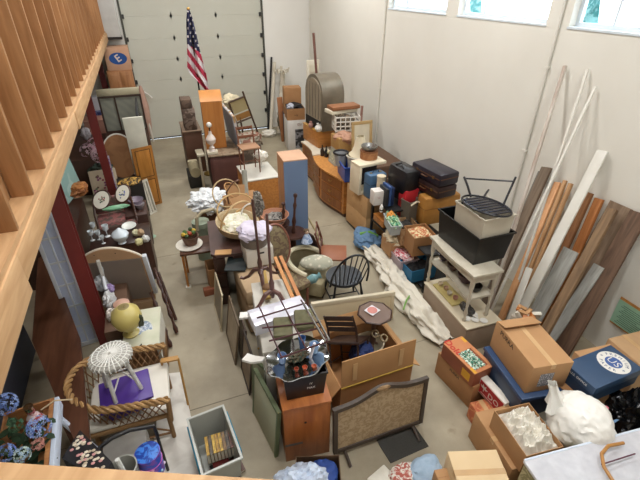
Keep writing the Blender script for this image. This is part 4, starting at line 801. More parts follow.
# plant on its round stand, little table and boxes
c = G(189, 243, .66); e = thing('round_tray', 'white round tray under the flower basket', 'tray', at((c.x, c.y, .62))); MB().lathe([(.001, 0), (.17, 0), (.2, .02), (.195, .028), (.16, .012), (.001, .012)], cloth_w, n=28).build('dish', e)
e = thing('flower_basket', 'small wicker basket of yellow, green and red fruit and leaves on the white round tray', 'basket', at((c.x+.03, c.y+.02, .636))); MB().lathe([(.09, 0), (.13, .14), (.12, .14), (.08, .01), (.001, .01)], M('#7a5a48', .8, 'weave', '#5c4032', 60), n=18).build('body', e)
for i in range(14): a_ = i*2.4; r_ = .02+.09*((i*7) % 10)/10; tag(MB().ball((r_*math.cos(a_), r_*math.sin(a_), .16+.02*(i % 3)), .032, M(('#c9a83c', '#4f6f38', '#a8452c', '#394a26')[i % 4], .6), sub=2).build('artificial_fruit', e), None)
e = thing('side_table', 'small brown side table under the white round tray', 'table', at((c.x+.06, c.y-.02, 0), -.1)); MB().box((-.2, -.22, .585), (.3, .25, .618), walnut, bev=.005).build('tabletop', e)
for x in (-.17, .27):
    for y in (-.19, .22): MB().tube([(x, y, 0), (x, y, .585)], .018, oakx).build('leg', e); MB().box((x-.04, y-.04, 0), (x+.04, y+.04, .02), offw).build('foot', e) if (x < 0 and y < 0) else None
fr = top3((208, 271), (226, 267), (205, 262), .42, 0, d=.3); carton('brown carton standing upright under the side table and desk', fr, .42, card2, tape=False, open_=True); 
tag(MB().box((0, 0, 0), (.2, .1, .11), M('#9c5f44', .8), bev=.006).build('brick', None, at(G(205, 297, .0)-V((0, 0, 0)), .05)), 'reddish brick on the floor below the side table', 'brick')
c = G(200, 220, .72); e = thing('green_stool', 'grey green round stool behind the flower basket', 'stool', at((c.x, c.y, 0))); MB().lathe([(.12, 0), (.12, .6), (.14, .62), (.14, .7), (.001, .72)], M('#8e9a86', .7), n=18).build('body', e)
e = thing('bent_hoop', 'beige bentwood hoop standing behind the green stool', 'hoop', at(G(210, 226, .7)+V((0, .15, -.1)), .2)); MB().tube([(-.2, 0, 0), (-.18, 0, .22), (-.08, 0, .3), (.1, 0, .3), (.2, 0, .2), (.22, 0, 0)], .03, M('#b3a88c', .6)).build('rail', e)
# lace bundle on a basket
c = G(210, 200, .62); e = thing('round_basket', 'brown round basket under the white lace bundle', 'basket', at((c.x, c.y, .0))); MB().lathe([(.2, 0), (.24, .4), (.28, .5), (.26, .5), (.001, .45)], M('#6f4c36', .8, 'weave', '#543724', 50), n=22).build('body', e)
e = thing('lace_bundle', 'crumpled bundle of white lace on the round basket', 'cloth', at((c.x, c.y, .47))); MB().lump((0, 0, .14), (.33, .33, .16), M('#e9ecee', .8, h2='#cfd4d8', sc=14), seed=11, amp=.35, fr=7, sub=5).build('lace', e)
# baskets on the desk
c = G(236, 226, 1.0); e = thing('hoop_basket', 'large pale wicker basket with a tall hoop handle on the dark desk', 'basket', at((c.x, c.y, .865), .5, .2)); MB().lathe([(.16, .03), (.27, .12), (.31, .24), (.29, .24), (.14, .05), (.001, .05)], M('#c3b08e', .7, 'weave', '#9f8964', 50), n=26).build('body', e)
MB().tube([(.3*math.cos(t*PI/14), 0, .22+.34*math.sin(t*PI/14)) for t in range(15)], .014, M('#c9a878', .6)).build('handle', e); tag(MB().lump((0, 0, .2), (.2, .17, .08), M('#d4d2b4', .8, 'blot', '#ece8da', 12), seed=4, amp=.35).build('pale_cloth', e), kind='stuff')
e = thing('cane_ring', 'loose tan cane ring leaning across the hoop basket', 'ring', at((c.x+.05, c.y+.06, 1.22), .3, 1.0)); MB().tube([(.3*math.cos(t*PI/14), .24*math.sin(t*PI/14), 0) for t in range(28)], .012, M('#c2a06c', .6), 6, closed=True).build('hoop', e)
c = G(275, 219, .98); e = thing('pink_basket', 'round pinkish wicker basket right of the hoop basket', 'basket', at((c.x, c.y, .93))); MB().lathe([(.15, 0), (.2, .13), (.215, .13), (.19, .11), (.14, .01), (.001, .01)], M('#b98468', .7, 'weave', '#96654c', 50), n=24).build('body', e); tag(MB().lump((0, 0, .06), (.14, .14, .05), M('#2c2a2a', .7, 'blot', '#8b8780', 16), seed=4, amp=.4).build('dark_contents', e), kind='stuff')
e = thing('dark_candlestand', 'dark wooden stand under the pink basket', 'stand', at((c.x+.02, c.y, 0))); MB().lathe([(.001, .92), (.2, .92), (.2, .9), (.03, .88), (.04, .5), (.06, .02), (.15, .0), (.001, 0)], dkwood, n=20).build('body', e)
for i, (px, s_, rz, lb) in enumerate((((243, 203), .34, .5, 'tan cardboard box flap sheet, nearer the hoop basket'), ((235, 192), .3, -.3, 'tan cardboard sheet standing beside the white lace bundle'))):
    c = G(*px, 1.15); tag(MB().box((-s_/2, -.01, -.2), (s_/2, .0, .2), card, bev=0).build('cardboard_sheet', None, at((c.x, c.y, 1.06), rz, -.5)), lb, 'cardboard')
e = carton('brown carton behind the hoop basket, holding the cardboard sheets', (at((.86, 6.2, 0), .1), .55, .4), .95, card2, tape=False)
for i, (dx, dz, rx_, rr, lb) in enumerate(((.02, .16, 1.1, .22, 'pale cane ring tilted over the hoop basket'), (.16, .16, .7, .2, 'small tan cane ring between the two large baskets'))):
    T_ = at((c.x+dx-.16, c.y-.02, 1.0+dz), .2+i, rx_); e2 = thing('cane_ring', lb, 'ring', T_); MB().tube([(rr*math.cos(t*PI/14), rr*math.sin(t*PI/14), 0) for t in range(28)], .011, M(('#cbb084', '#b88a58')[i], .6), 6, closed=True).build('hoop', e2)
pole('cane_stick', 'long tan cane stick lying across the baskets', G(236, 212, 1.22), G(262, 198, 1.35), .014, M('#c9a468', .6)); tag(MB().tube([V((.13*math.cos(t*PI/10), .0, .13*math.sin(t*PI/10))) for t in range(11)], .012, M('#e6e2da', .5)).build('basket_hoop', None, at(G(250, 212, 1.2), .2)), 'white curved basket handle above the hoop basket', 'hoop')
pole('grey_post', 'short pale grey post standing behind the baskets', (G(246, 200, 1.0).x, G(246, 200, 1.0).y, 0), G(244, 170, 1.35), .045, M('#a5a79c', .6))
tag(MB().tube([(0, 0, 0), (-.02, 0, .2), (.1, 0, .34), (.2, 0, .36)], .012, M('#6b4a36', .5)).build('bent_cane', None, at(G(229, 204, 1.1), .1)), 'dark bent cane handle by the cardboard sheets', 'cane')
# turned dark posts by the blue bookcase
def turned(nm, label, b, h, tilt, m=dkwood, s=1):
    return tag(MB().lathe([(.03*s, 0), (.035*s, .05), (.02*s, .1), (.036*s, .18), (.018*s, .26), (.018*s, h*.6), (.03*s, h*.7), (.016*s, h*.78), (.016*s, h*.88), (.032*s, h*.93), (.028*s, h*.98), (.001, h)], m, n=12).build(nm, None, at(b, 0, *tilt)), label, 'post')
c = G(293, 232, .78); e = thing('plant_table', 'dark round table with carved edge in front of the blue bookcase', 'table', at((c.x, c.y, 0))); MB().lathe([(.001, .78), (.2, .78), (.21, .76), (.19, .74), (.04, .7), (.05, .4), (.03, .3), (.16, .03), (.18, 0), (.001, 0)], dkwood, n=20).build('body', e)
turned('turned_post', 'dark turned post with a round finial in front of the blue bookcase', (c.x, c.y-.02, .782), .62, (-.12, .12)); turned('turned_post', 'dark turned post with its finial lower, left of the blue bookcase', (c.x-.14, c.y+.05, .782), .5, (0, .05))
# blue bookcase
fr = top3((283.5, 161.5), (307.5, 158.8), (276, 152), 1.78, 0); Mx, Wd, Dp = fr; e = thing('blue_bookcase', 'tall narrow bookcase with a slate blue face and bare wood top and sides', 'bookcase', Mx); sl = M('#6f85a5', .55, h2='#677c9c', sc=3, amt=.3); bw = M('#b98a66', .6, 'woodz', '#a5764f', 4)
MB().box((0, .02, 0), (Wd, Dp, 1.76), bw, bev=.004).build('body', e); MB().box((-.0, 0, 0), (Wd, .02, 1.765), sl).build('blue_front', e); MB().box((-.004, .0, 1.765), (Wd+.004, Dp, 1.785), M('#c99f80', .6), bev=.003).build('top', e)
# white topped dresser with chair and lace lamp
fr = top3((247, 181), (279.5, 176), (243, 165), .80, 0); e, a, b = solid('white_topped_dresser', 'oak dresser with a white top, left of the blue bookcase', 'dresser', fr, .80, oakx, topmat=M('#d9d6cc', .5)); WT = fr[0]
ch = chair('side_chair', 'small brown wooden chair standing on the white topped dresser', WT @ at((.19, b*.55, .802), .05), w=.37, d=.34, sh=.52, bh=.84, m=M('#7a4c34', .5), seatm=M('#a87f60', .6), spl=2, r=.014)
e = thing('lace_lamp', 'small white lace covered lamp on the white topped dresser', 'lamp', WT @ at((a*.72, b*.75, .802))); MB().lathe([(.05, 0), (.05, .02), (.015, .04), (.015, .16), (.001, .16)], white, n=14).build('base', e); MB().lump((0, 0, .22), (.12, .12, .1), cloth_w, seed=2, amp=.3).build('lamp_shade', e)
# dark dresser, bookcase, lamp, picture
A = G(209, 156, .9); B = G(243, 152.5, .9); x = (B-A).normalized(); Mx = frm((A.x, A.y, 0), x, (0, 1, 0)); Wd = (B-A).length
e = thing('dark_dresser', 'dark red brown dresser with a stained top under the orange bookcase', 'dresser', Mx); MB().box((.01, .01, 0), (Wd-.01, 1.15, .87), M('#573430', .5, 'woodz', '#462722', 4), bev=.006).build('body', e); MB().box((-.02, -.02, .87), (Wd+.02, 1.17, .9), M('#94826c', .5, 'blot', '#7c6650', 5), bev=.006).build('top', e); DD = Mx
MB().box((.06, .004, .08), (Wd-.06, .012, .8), M('#63403a', .5), bev=.002).build('front_panel', e)
Mb = DD @ at((.0, .45, .902), -.04); e = thing('orange_bookcase', 'tall orange maple bookcase standing on the dark dresser', 'bookcase', Mb); om = M('#bd7d3e', .45, 'woodz', '#ab6c30', 3); w = .43
q = MB(); q.hexa([(0, 0, 0), (w, 0, 0), (w, .4, 0), (0, .4, 0)], [(0, .0, 1.0), (w, .0, 1.0), (w, .4, 1.0), (0, .4, 1.0)], om); q.build('body', e); q = MB(); q.hexa([(-.01, -.01, 1.0), (w+.01, -.01, 1.0), (w+.01, .41, 1.0), (-.01, .41, 1.0)], [(-.01, .2, 1.15), (w+.01, .2, 1.15), (w+.01, .41, 1.15), (-.01, .41, 1.15)], M('#c98948', .45)); q.build('slanted_top', e)
e = thing('table_lamp', 'white porcelain table lamp with a frosted bulb on the dark dresser', 'lamp', DD @ at((.09, .13, .902))); pc = M('#e3d5cc', .25)
MB().box((-.11, -.09, 0), (.11, .09, .06), cream, bev=.01).build('plinth', e); MB().lathe([(.07, .06), (.05, .1), (.06, .13), (.03, .18), (.09, .24), (.105, .31), (.07, .38), (.035, .42), (.03, .48), (.001, .48)], pc, n=22).build('base', e); MB().lathe([(.015, .48), (.012, .56), (.001, .56)], black, n=10).build('socket', e); MB().ball((0, 0, .61), .055, white, sub=3).build('bulb', e)
e = thing('framed_board', 'pale blue framed board standing on edge beside the orange bookcase', 'picture', DD @ at((Wd-.04, .15, .902), .08, 0, -.12)); MB().box((-.01, 0, 0), (.0, 1.15, .72), M('#8e98a8', .5)).build('picture_face', e); MB().box((0, -.005, 0), (.05, 1.155, .74), M('#c9cccf', .5, 'blot', '#a8865c', 5)).build('back_frame', e)
# easel back rest / folded director chair
P0, P1, P2 = WY(237, 123, 10.3), WY(252, 117, 10.3), WY(230, 102, 10.3); Mx, w, h = plane3(P0, P1, P2); e = thing('folding_chair_back', 'tan canvas panel in a dark wooden folding frame behind the dark dresser', 'folding chair', Mx); fm_ = M('#4c3524', .5)
for a_, b_ in (((-.04, 0, -.75), (0, 0, h+.0)), ((w, 0, -.75), (w+.0, 0, h+.12)), ((0, 0, 0), (w, 0, 0)), ((0, 0, h), (w, 0, h)), ((0, .25, -.75), (w*.3, 0, .1))): MB().tube([a_, b_], .022, fm_).build('frame_bar', e)
MB().box((.02, -.01, .22), (w-.02, .01, h-.02), M('#a89a72', .8, h2='#96885f')).build('canvas', e); MB().box((.02, -.01, .04), (w-.02, .01, .18), M('#9c7038', .8)).build('lower_band', e)
tag(MB().box((0, 0, 0), (.5, .4, .72), M('#7c6e60', .7, 'blot', '#5e5248', 6), bev=.02).build('grey_crate', None, at((1.75, 9.6, 0))), 'grey brown crate behind the side chair', 'crate')
tag(MB().lump((0, 0, .1), (.28, .2, .16), M('#7c4f3c', .7, 'blot', '#9a9080', 8), seed=3, amp=.35).build('reddish_bundle', None, at((1.98, 9.75, .73))), 'reddish bundle of cloth on the grey brown crate', 'cloth')
tag(MB().lump((0, 0, 0), (.22, .18, .16), M('#d8cdae', .8), seed=7, amp=.3).build('straw_hat', None, at(WY(231, 102, 10.6))), 'pale straw hat on top of the folding frame', 'hat')
# left of the orange bookcase: dark sideboard with stacked goods, ottomans
e = thing('narrow_cabinet', 'narrow dark brown cabinet left of the dark dresser', 'cabinet', at((.56, 10.2, 0))); MB().box((0, 0, 0), (.42, .9, 1.0), M('#6a4a3a', .5), bev=.01).build('body', e); MB().box((-.01, -.01, 1.0), (.43, .91, 1.03), M('#8d7764', .6), bev=.004).build('top', e)
for i, (z, w, h, m, lb) in enumerate(((1.032, .28, .5, '#8e7c70', 'tall grey brown box on the narrow dark cabinet'), (1.534, .24, .2, '#6e5a4c', 'small brown box on the tall grey brown box'))):
    tag(MB().box((0, 0, 0), (w, .4, h), M(m, .7, 'blot', '#5a4a40', 8), bev=.015).build('keepsake_box', None, at((.62, 10.25, z))), lb, 'box')
for i, p in enumerate(((191, 165), (196, 160))):
    c = G(*p, .42)
    if i == 0:
        e = thing('beige_armchair', 'small beige and black rolled arm chair left of the dark dresser', 'chair', at((c.x+.05, c.y-.1, 0)) @ Matrix.Scale(.8, 4)); MB().box((-.2, -.35, 0), (.2, .35, .38), M('#26241f', .7), bev=.03).build('base', e); MB().lathe([(.001, -.36), (.14, -.36), (.15, 0), (.14, .36), (.001, .36)], M('#a79c7c', .8), (0, 0, .46), T=frm((0, 0, 0), (1, 0, 0), (0, 0, 1))).build('rolled_arm', e); MB().box((-.14, .2, .38), (.14, .36, .62), M('#b7ab8c', .8), bev=.05).build('headrest', e)
    else:
        e = thing('bed_rail', 'pair of pale wooden bed rails standing by the dark dresser', 'bed rail', at((.72, 8.95, 0), 0, -.05)); MB().box((0, 0, 0), (.05, .08, .82), M('#a89c84', .6), bev=.008).build('post', e); MB().box((.0, .3, 0), (.05, .38, .82), M('#9a8e76', .6), bev=.008).build('post', e); MB().box((-.02, -.02, .82), (.14, .42, .87), M('#c4bca4', .6), bev=.01).build('top_rail', e)
# flag on a pole
YFL = 10.0; P1 = WY(188.3, 9, YFL); P0 = WY(200, 96, YFL); d = (P1-P0).normalized(); base = P0 - d*(P0.z/d.z); L_ = (P1-base).length
e = thing('flag', 'national flag with stars and stripes furled on a dark pole before the garage door', 'flag', at(base)); MB().tube([V((0, 0, 0)), P1-base], .018, ebony).build('pole', e); MB().lathe([(.16, 0), (.15, .03), (.03, .06), (.001, .06)], brass, n=16).build('base', e); MB().ball(P1-base, .035, gold).build('finial', e)
fw, fr_, fb = M('#d8d2d4', .8), M('#b52f4c', .8), M('#26294c', .8); q = MB(); nu, nv = 26, 110
edge = [(10, 187.2, 189.5), (20, 186.5, 193), (34, 186.6, 196.5), (48, 187, 199.5), (60, 187.2, 202.5), (68, 187.2, 204.5), (74, 190, 206), (80, 196.5, 207), (86, 202, 208), (92, 206.5, 209.5)]
def flagpt(a, b):
    y = 10+82*b; 
    for (y0, l0, r0), (y1, l1, r1) in zip(edge, edge[1:]):
        if y <= y1+1e-6: break
    t = (y-y0)/(y1-y0); l = l0+(l1-l0)*t; r = r0+(r1-r0)*t; px = l+(r-l)*a
    dep = .045*math.sin(a*11+b*5)+.02*math.sin(a*23-b*9); return WY(px, y, YFL-.06+dep*min(1, b*4)) , px, y
vs = [[q.bm.verts.new(flagpt(i/nu, j/nv)[0]-base) for j in range(nv+1)] for i in range(nu+1)]
stars = []
for i in range(nu):
    for j in range(nv):
        _, px, y = flagpt((i+.5)/nu, (j+.5)/nv); s_ = y-1.35*(px-187)
        m_ = fb if y-.65*(px-187) < 44 else (fr_, fw)[int((s_+200)//6.2) % 2]
        if m_ is fb and (int(y//4.2)+int((px-186)//2.6)) % 2 == 0 and (y % 4.2) > 2.0 and ((px-186) % 2.6) > 1.15: m_ = fw
        q.bm.faces.new((vs[i][j], vs[i+1][j], vs[i+1][j+1], vs[i][j+1])).material_index = q.mi(m_)
fo = q.build('cloth', e); sm = fo.modifiers.new('thickness', 'SOLIDIFY'); sm.thickness = .006
# ---------- the aisle side of the centre ----------
# cream headboard panel
A, B = G(313, 331), G(393, 318.5); Mx = frm(A, B-A, (0, 1, 0)); w = (B-A).length; e = thing('cream_headboard', 'long low cream headboard panel standing behind the open carton', 'headboard', Mx @ at((0, 0, 0), 0, -.12)); cr = M('#d3c6a8', .55, h2='#c8ba9a', sc=3)
MB().box((0, 0, 0), (w, .03, .40), cr, bev=.004).build('panel', e); MB().box((-.01, -.012, .38), (w+.01, .045, .44), M('#ddd2b8', .5), bev=.008).build('top_rail', e); MB().box((w-.05, -.01, 0), (w, .04, .38), cr, bev=.005).build('end_post', e); MB().box((.0, -.01, .0), (w-.05, -.001, .07), cr, bev=.004).build('bottom_rail', e)
# big open carton
A, B = G(341, 388, .5), G(413, 364, .5); x = (B-A); x.z = 0; Wd = x.length; x.normalize(); Mx = frm((A.x, A.y, 0), x, V((-x.y, x.x, 0)))
e = carton('very large open cardboard box holding dark chairs, behind the tapestry fire screen', (Mx, Wd, .78), .5, M('#a67a4e', .8, h2='#96693f', sc=3), open_=True, t=.01, flaps=[('f', -92, .36), ('l', 50, .2), ('r', 35, .12), ('b', -50, .16)], ft=M('#bb9061', .8, h2='#ab8053', sc=4)); BC = Mx
MB().box((0, -.012, .485), (Wd, -.004, .497), M('#cfae4a', .6)).build('yellow_edge', e)
for x0 in (.12, Wd-.2): MB().box((x0, -.009, .56), (x0+.05, -.0055, .80), ptape).build('packing_tape', e)
def oct_table(label, c, h, r):
    e = thing('octagonal_table', label, 'table', at(c, .2)); pl = [(r*math.cos(PI/8+k*PI/4), r*math.sin(PI/8+k*PI/4)) for k in range(8)]; pi = [(x*.9, y*.9) for x, y in pl]; m = M('#6e5648', .35, h2='#5c463a')
    MB().prism(pl, h-.03, h-.008, m).build('tabletop', e); q = MB()
    for k in range(8):
        a_, b_ = V((*pl[k], h-.015)), V((*pl[(k+1) % 8], h-.015)); q.tube([a_, b_], .012, M('#3c2419', .4), 6)
    q.build('raised_rim', e); MB().lathe([(.03, .25), (.045, .35), (.025, .45), (.03, h-.03), (.001, h-.03)], m, n=12).build('pedestal', e)
    for k in range(3): a_ = k*2*PI/3; MB().tube([(0, 0, .3), (.12*math.cos(a_), .12*math.sin(a_), .2), (.2*math.cos(a_), .2*math.sin(a_), .02)], .018, m).build('leg', e)
    return e
c = G(375, 312, .78); oct_table('octagonal dark wooden table with a disc on it, standing in the largest open carton', (c.x, c.y, .012), .77, .20)
e = thing('disc_sleeve', 'compact disc in a clear square sleeve on the octagonal table', 'disc', at((c.x-.02, c.y+.03, .785), .4)); MB().box((-.07, -.065, 0), (.07, .065, .004), M('#d8d6da', .2)).build('sleeve', e); MB().lathe([(.014, .0045), (.058, .0045), (.058, .006), (.014, .006)], M('#c07a70', .3), n=24).build('disc', e)
chair('dark_chair', 'dark spindly wooden chair lying inside the largest open carton', BC @ at((.3, .36, .2), 2.4, .5, .3), w=.4, d=.38, sh=.4, bh=.7, m=M('#2f1f1a', .4), r=.014)
tag(MB().lump((0, 0, .1), (.13, .12, .14), M('#2a3f78', .7), seed=3, amp=.3).build('blue_cloth', None, BC @ at((.5, .5, .2))), 'dark blue cloth inside the largest open carton', 'cloth')
for i, (x, y, lb) in enumerate(((Wd-.16, .56, 'brass ring handle, far one inside the open carton'), (Wd-.1, .46, 'brass ring handle, near one inside the open carton'))): tag(MB().tube([(.04*math.cos(t*PI/8), .04*math.sin(t*PI/8), 0) for t in range(16)], .012, M('#8f7c5c', .4, metal=.4), 6, closed=True).build('brass_ring', None, BC @ at((x, y, .5), 0, .6)), lb, 'ring')
e = thing('cream_basin', 'cream oval basin rim beside the octagonal table', 'basin', BC @ at((Wd-.20, .60, .06)) @ Matrix.Scale(.85, 4)); MB().lathe([(.12, 0), (.2, .3), (.21, .34), (.19, .34), (.11, .02), (.001, .02)], M('#d9cfb4', .5), n=24).build('body', e)
# fire screen
P0, P1 = G(333, 457), G(421, 425); Mx = frm(P0, P1-P0, (0, 1, 0)); w = (P1-P0).length; e = thing('fire_screen', 'floral tapestry fire screen in a dark carved frame with an arched top', 'fire screen', Mx @ at((0, 0, .06), 0, -.06)); fd = M('#4a3d33', .5, h2='#3b3028'); H_ = .62
def archy(t): return H_+.10*math.exp(-((t-.5)/.2)**2)+.03*t
n = 28; q = MB(); pl = [(w*i/n, archy(i/n)) for i in range(n+1)]+[(w*(1-i/n), archy(1-i/n)-.045) for i in range(n+1)]
T = frm((0, 0, 0), (1, 0, 0), (0, 0, 1)); q.prism(pl, -.02, .02, fd, T=T); q.build('arched_rail', e)
for x in (0, w-.045): MB().box((x, -.02, 0), (x+.045, .02, archy(x/w)-.04), fd, bev=.004).build('side_rail', e)
MB().box((.045, -.02, 0), (w-.045, .02, .05), fd, bev=.004).build('bottom_rail', e)
pl = [(.04, .045), (w-.04, .045)]+[(w*(1-i/n)*.92+w*.04, archy(1-i/n)-.035) for i in range(n+1)]; q = MB(); q.prism(pl, -.006, .006, M('#b0997a', .9, 'blot', '#9a8262', 22), T=T); q.build('tapestry', e)
for x in (.12, w-.12): MB().tube([(x, -.16, -.055), (x, -.1, -.03), (x, 0, .0)], .016, fd).build('foot', e); MB().tube([(x, .14, -.055), (x, .06, -.02), (x, 0, .0)], .016, fd).build('foot', e)
MB().lump((w*.5, -.02, archy(.5)-.02), (.06, .015, .025), M('#9a7c58', .5), seed=2, amp=.3).build('carved_crest', e)
pts = [G(376.4, 440.5), G(390.6, 463.5), G(428.5, 446.6), G(412.5, 423.6)]; q = MB(); q.hexa([V((p.x, p.y, .001)) for p in pts], [V((p.x, p.y, .012)) for p in pts], M('#44433f', .95, h2='#343330', sc=90, bump=.4)); tag(q.build('doormat'), 'dark grey square doormat on the floor by the fire screen foot', 'doormat')
# green folding table leaning, framed pictures
def slabbox(name, label, cat, p0, p1, p2, th, mat, trim=None, tm=None):
    Mx, w, h = plane3(p0, p1, p2); e = thing(name, label, cat, Mx); MB().box((0, 0, 0), (w, th, h), mat, bev=.006).build('panel', e)
    if tm:
        MB().box((-.006, -.004, h-.03), (w+.006, th+.004, h+.004), tm).build('top_trim', e); MB().box((-.006, -.004, 0), (.02, th+.004, h-.03), tm).build('side_trim', e); MB().box((w-.02, -.004, 0), (w+.006, th+.004, h-.03), tm).build('side_trim', e)
    return e
gt = M('#b5b79c', .6, h2='#a7a98f', sc=3); p0, p1 = G(253, 412), G(275, 457.5); p2 = G(256.5, 374, .64); slabbox('card_table', 'folded olive green card table leaning on the pine cabinet', 'card table', p0, p1, p2, .03, gt, tm=M('#6a7858', .6))
o_ = V((.035, .12, 0)); slabbox('card_table', 'second folded green card table with its edge showing, behind the first', 'card table', p0+o_, p1+o_*1.6+V((0, .3, 0)), p2+o_+V((0, 0, .04)), .02, M('#9a9c82', .6), tm=M('#6a7858', .6))
for i, (y0, y1, xb, xt, h, m, f_, lb) in enumerate(((4.35, 3.75, .36, .46, .62, '#b9ad98', '#6d5c48', 'beige canvas back leaning by the white dresser, nearest the aisle'), (4.95, 4.4, .30, .38, .60, '#8f8a7c', '#c4b79a', 'framed grey picture leaning under the dark desk'), (3.7, 3.25, .42, .50, .6, '#6d5a48', '#3a2c24', 'dark framed picture leaning against the white dresser'), (4.0, 3.65, .45, .52, .6, '#a79a80', '#59483a', 'brown framed picture behind the beige canvas'))):
    Mx, w, h_ = plane3((xb, y0, 0), (xb, y1, 0), (xt, y0, h)); picture('leaning_picture', lb, Mx @ at((0, .02, 0)), w, h_, M(f_, .6), M(m, .7, 'blot' if i % 2 else 'plain', '#9a8c78', 6), fw=.035, group='pictures leaning by the white dresser')
# windsor chair
def windsor(label, Mx):
    e = thing('windsor_chair', label, 'chair', Mx); m = M('#1c2026', .3); q = MB()
    pl = [(.23*math.cos(t*PI/14), .21*math.sin(t*PI/14)*(1 if t < 15 else 1.1)) for t in range(28)]; q.prism(pl, .42, .455, M('#272d36', .35)); q.build('seat', e)
    for x in (-1, 1):
        for y in (-1, 1): MB().lathe([(.012, 0), (.016, .08), (.012, .14), (.019, .26), (.013, .36), (.015, .43), (.001, .43)], m, n=10, T=at((x*.22, y*.2, 0), 0, math.radians(7)*y, -math.radians(8)*x)).build('leg', e)
        MB().tube([(x*.19, -.17, .17), (x*.19, .17, .17)], .009, m, 6).build('stretcher', e)
    MB().tube([(-.19, 0, .17), (.19, 0, .17)], .009, m, 6).build('stretcher', e)
    def bw(t): a_ = PI*t; return V((-.235*math.cos(a_)*(1-.05*math.sin(a_)), .17+.19*math.sin(a_)**.8*.9, .455+.52*math.sin(a_)**.75))
    MB().tube([bw(i/24) for i in range(25)], .013, m, 8).build('back_bow', e)
    for i in range(8):
        t = .14+.72*i/7; p = bw(t); MB().tube([(-.16+.32*i/7, .175-.0*abs(i-3.5), .45), p], .0075, m, 6).build('spindle', e)
    return e
c = G(344, 279, .45); windsor('black bow back windsor chair standing by the cream headboard', at((c.x, c.y, 0), 3.05) @ Matrix.Scale(1.12, 4))
# cream barrel armchair with floral pillow and doll
c = G(312, 268, .4); e = thing('barrel_armchair', 'cream upholstered barrel armchair beside the black windsor chair', 'armchair', at((c.x-.03, c.y, 0), .9) @ Matrix.Scale(.84, 4)); cu = M('#b5aa8a', .85, h2='#a39878', sc=10)
q = MB(); R0 = .34
def br(a, b):
    th = PI*(-.05+1.1*a); r_ = R0+.05; z = .1+(.62-.12*abs(2*a-1)**2)*b; return V((r_*math.cos(th), r_*math.sin(th), z))
q.grid(br, 24, 6, cu, th=.08); q.build('backrest', e); MB().box((-.30, -.32, .1), (.30, .28, .40), cu, bev=.05).build('seat', e)
MB().tube([br(i/24, 1) for i in range(25)], .045, M('#cfc6aa', .85), 8).build('rolled_edge', e)
tag(MB().lump((0, 0, 0), (.24, .14, .09), M('#cfcab8', .85, 'dots', '#a9a896', 14), seed=4, amp=.1, fr=2).build('floral_pillow', None, at((c.x+.06, c.y-.06, .52), -.35, .1)), 'cream pillow with grey green flowers in the barrel armchair', 'pillow')
e = thing('china_doll', 'small doll in a blue and white dress behind the floral pillow', 'doll', at((c.x+.02, c.y+.27, .70))); MB().lathe([(.09, 0), (.05, .1), (.02, .14), (.001, .14)], M('#b8c6dc', .7, 'blot', '#7c93b8', 20), n=14).build('dress', e); MB().ball((0, 0, .17), .035, M('#d9b8a0', .5)).build('head', e); MB().lump((0, .01, .185), (.04, .036, .03), M('#6b5640', .8), amp=.2).build('hair', e)
e = thing('teal_lantern', 'pale teal glass lantern lying in front of the barrel armchair', 'lantern', at(G(314, 281, .42))); MB().lathe([(.03, -.12), (.06, -.08), (.07, 0), (.03, .06), (.05, .1), (.001, .11)], M('#7fa3a4', .3, h2='#5f8890'), n=14, T=at((0, 0, .05), 0, 0, 1.3)).build('body', e)
# ladder back chair in the aisle and dark bench behind it
c = G(333, 252, .45); chair('ladder_back_chair', 'reddish brown ladder back chair in the aisle behind the windsor chair', at((c.x, c.y, 0), 1.15), w=.42, d=.42, sh=.45, bh=.88, m=M('#6b3b2a', .4), seatm=M('#9a6044', .45), spl=3)
A = G(316, 262); slabbox('dark_table_leaf', 'dark curved table leaf leaning behind the ladder back chair', 'table leaf', (A.x-.05, A.y+.55, 0), (A.x+.12, A.y-.1, 0), (A.x-.3, A.y+.5, .62), .03, M('#3f241f', .35)); pole('pale_rail', 'pale wooden rail leaning beside the dark table leaf', (A.x+.3, A.y+.3, .01), (A.x+.1, A.y+.65, .5), .018, M('#b8ab84', .6))
# bottom edge: bag in a carton, cloths
c = G(296, 472, .4); e = thing('shopping_bag', 'white and pale blue shopping bag at the bottom edge beside the pine cabinet', 'bag', at((c.x+.02, c.y-.12, .0))); MB().lump((0, 0, .24), (.26, .2, .24), M('#cbd6e6', .35, h2='#b4c2d8', sc=7), seed=6, amp=.3, fr=4, sub=5).build('sack', e); MB().lump((-.26, .06, .36), (.07, .05, .05), M('#e4e6ee', .4), seed=2, amp=.4).build('gathered_top', e)
fr = (frm(G(336, 474, .3)*1-V((.38, 0, .3)), (1, -.35, 0), (.35, 1, 0)), .4, .42); e = carton('small open carton holding blue cloth beside the shopping bag', (fr[0], .4, .3), .3, M('#6d5138', .8), open_=True, inner=lambda e, W, D, h: tag(MB().lump((W*.6, D*.5, h-.06), (W*.3, D*.4, .07), M('#2b4a94', .7), seed=3, amp=.3).build('blue_cloth', e), kind='stuff'))
c = G(384, 479, .02); tag(MB().box((-.13, -.12, 0), (.1, .1, .03), cloth_w, bev=.01).build('folded_towel', None, at((c.x, c.y, .002), .3)), 'white folded towel at the bottom edge', 'towel')
c = G(404, 478, .02); tag(MB().lump((0, 0, .05), (.13, .1, .06), M('#dcd6cc', .85, 'blot', '#a8584c', 18), seed=3, amp=.3).build('floral_cloth', None, at((c.x, c.y, 0))), 'white cloth with red flowers at the bottom edge', 'cloth')
c = G(424, 474, .02); tag(MB().lump((0, 0, .07), (.17, .12, .08), M('#a9bdd0', .85, h2='#8fa6bd', sc=20), seed=5, amp=.2).build('blue_cloth', None, at((c.x, c.y, 0), .2)), 'pale blue knitted cloth at the bottom edge beside the cream box', 'cloth')
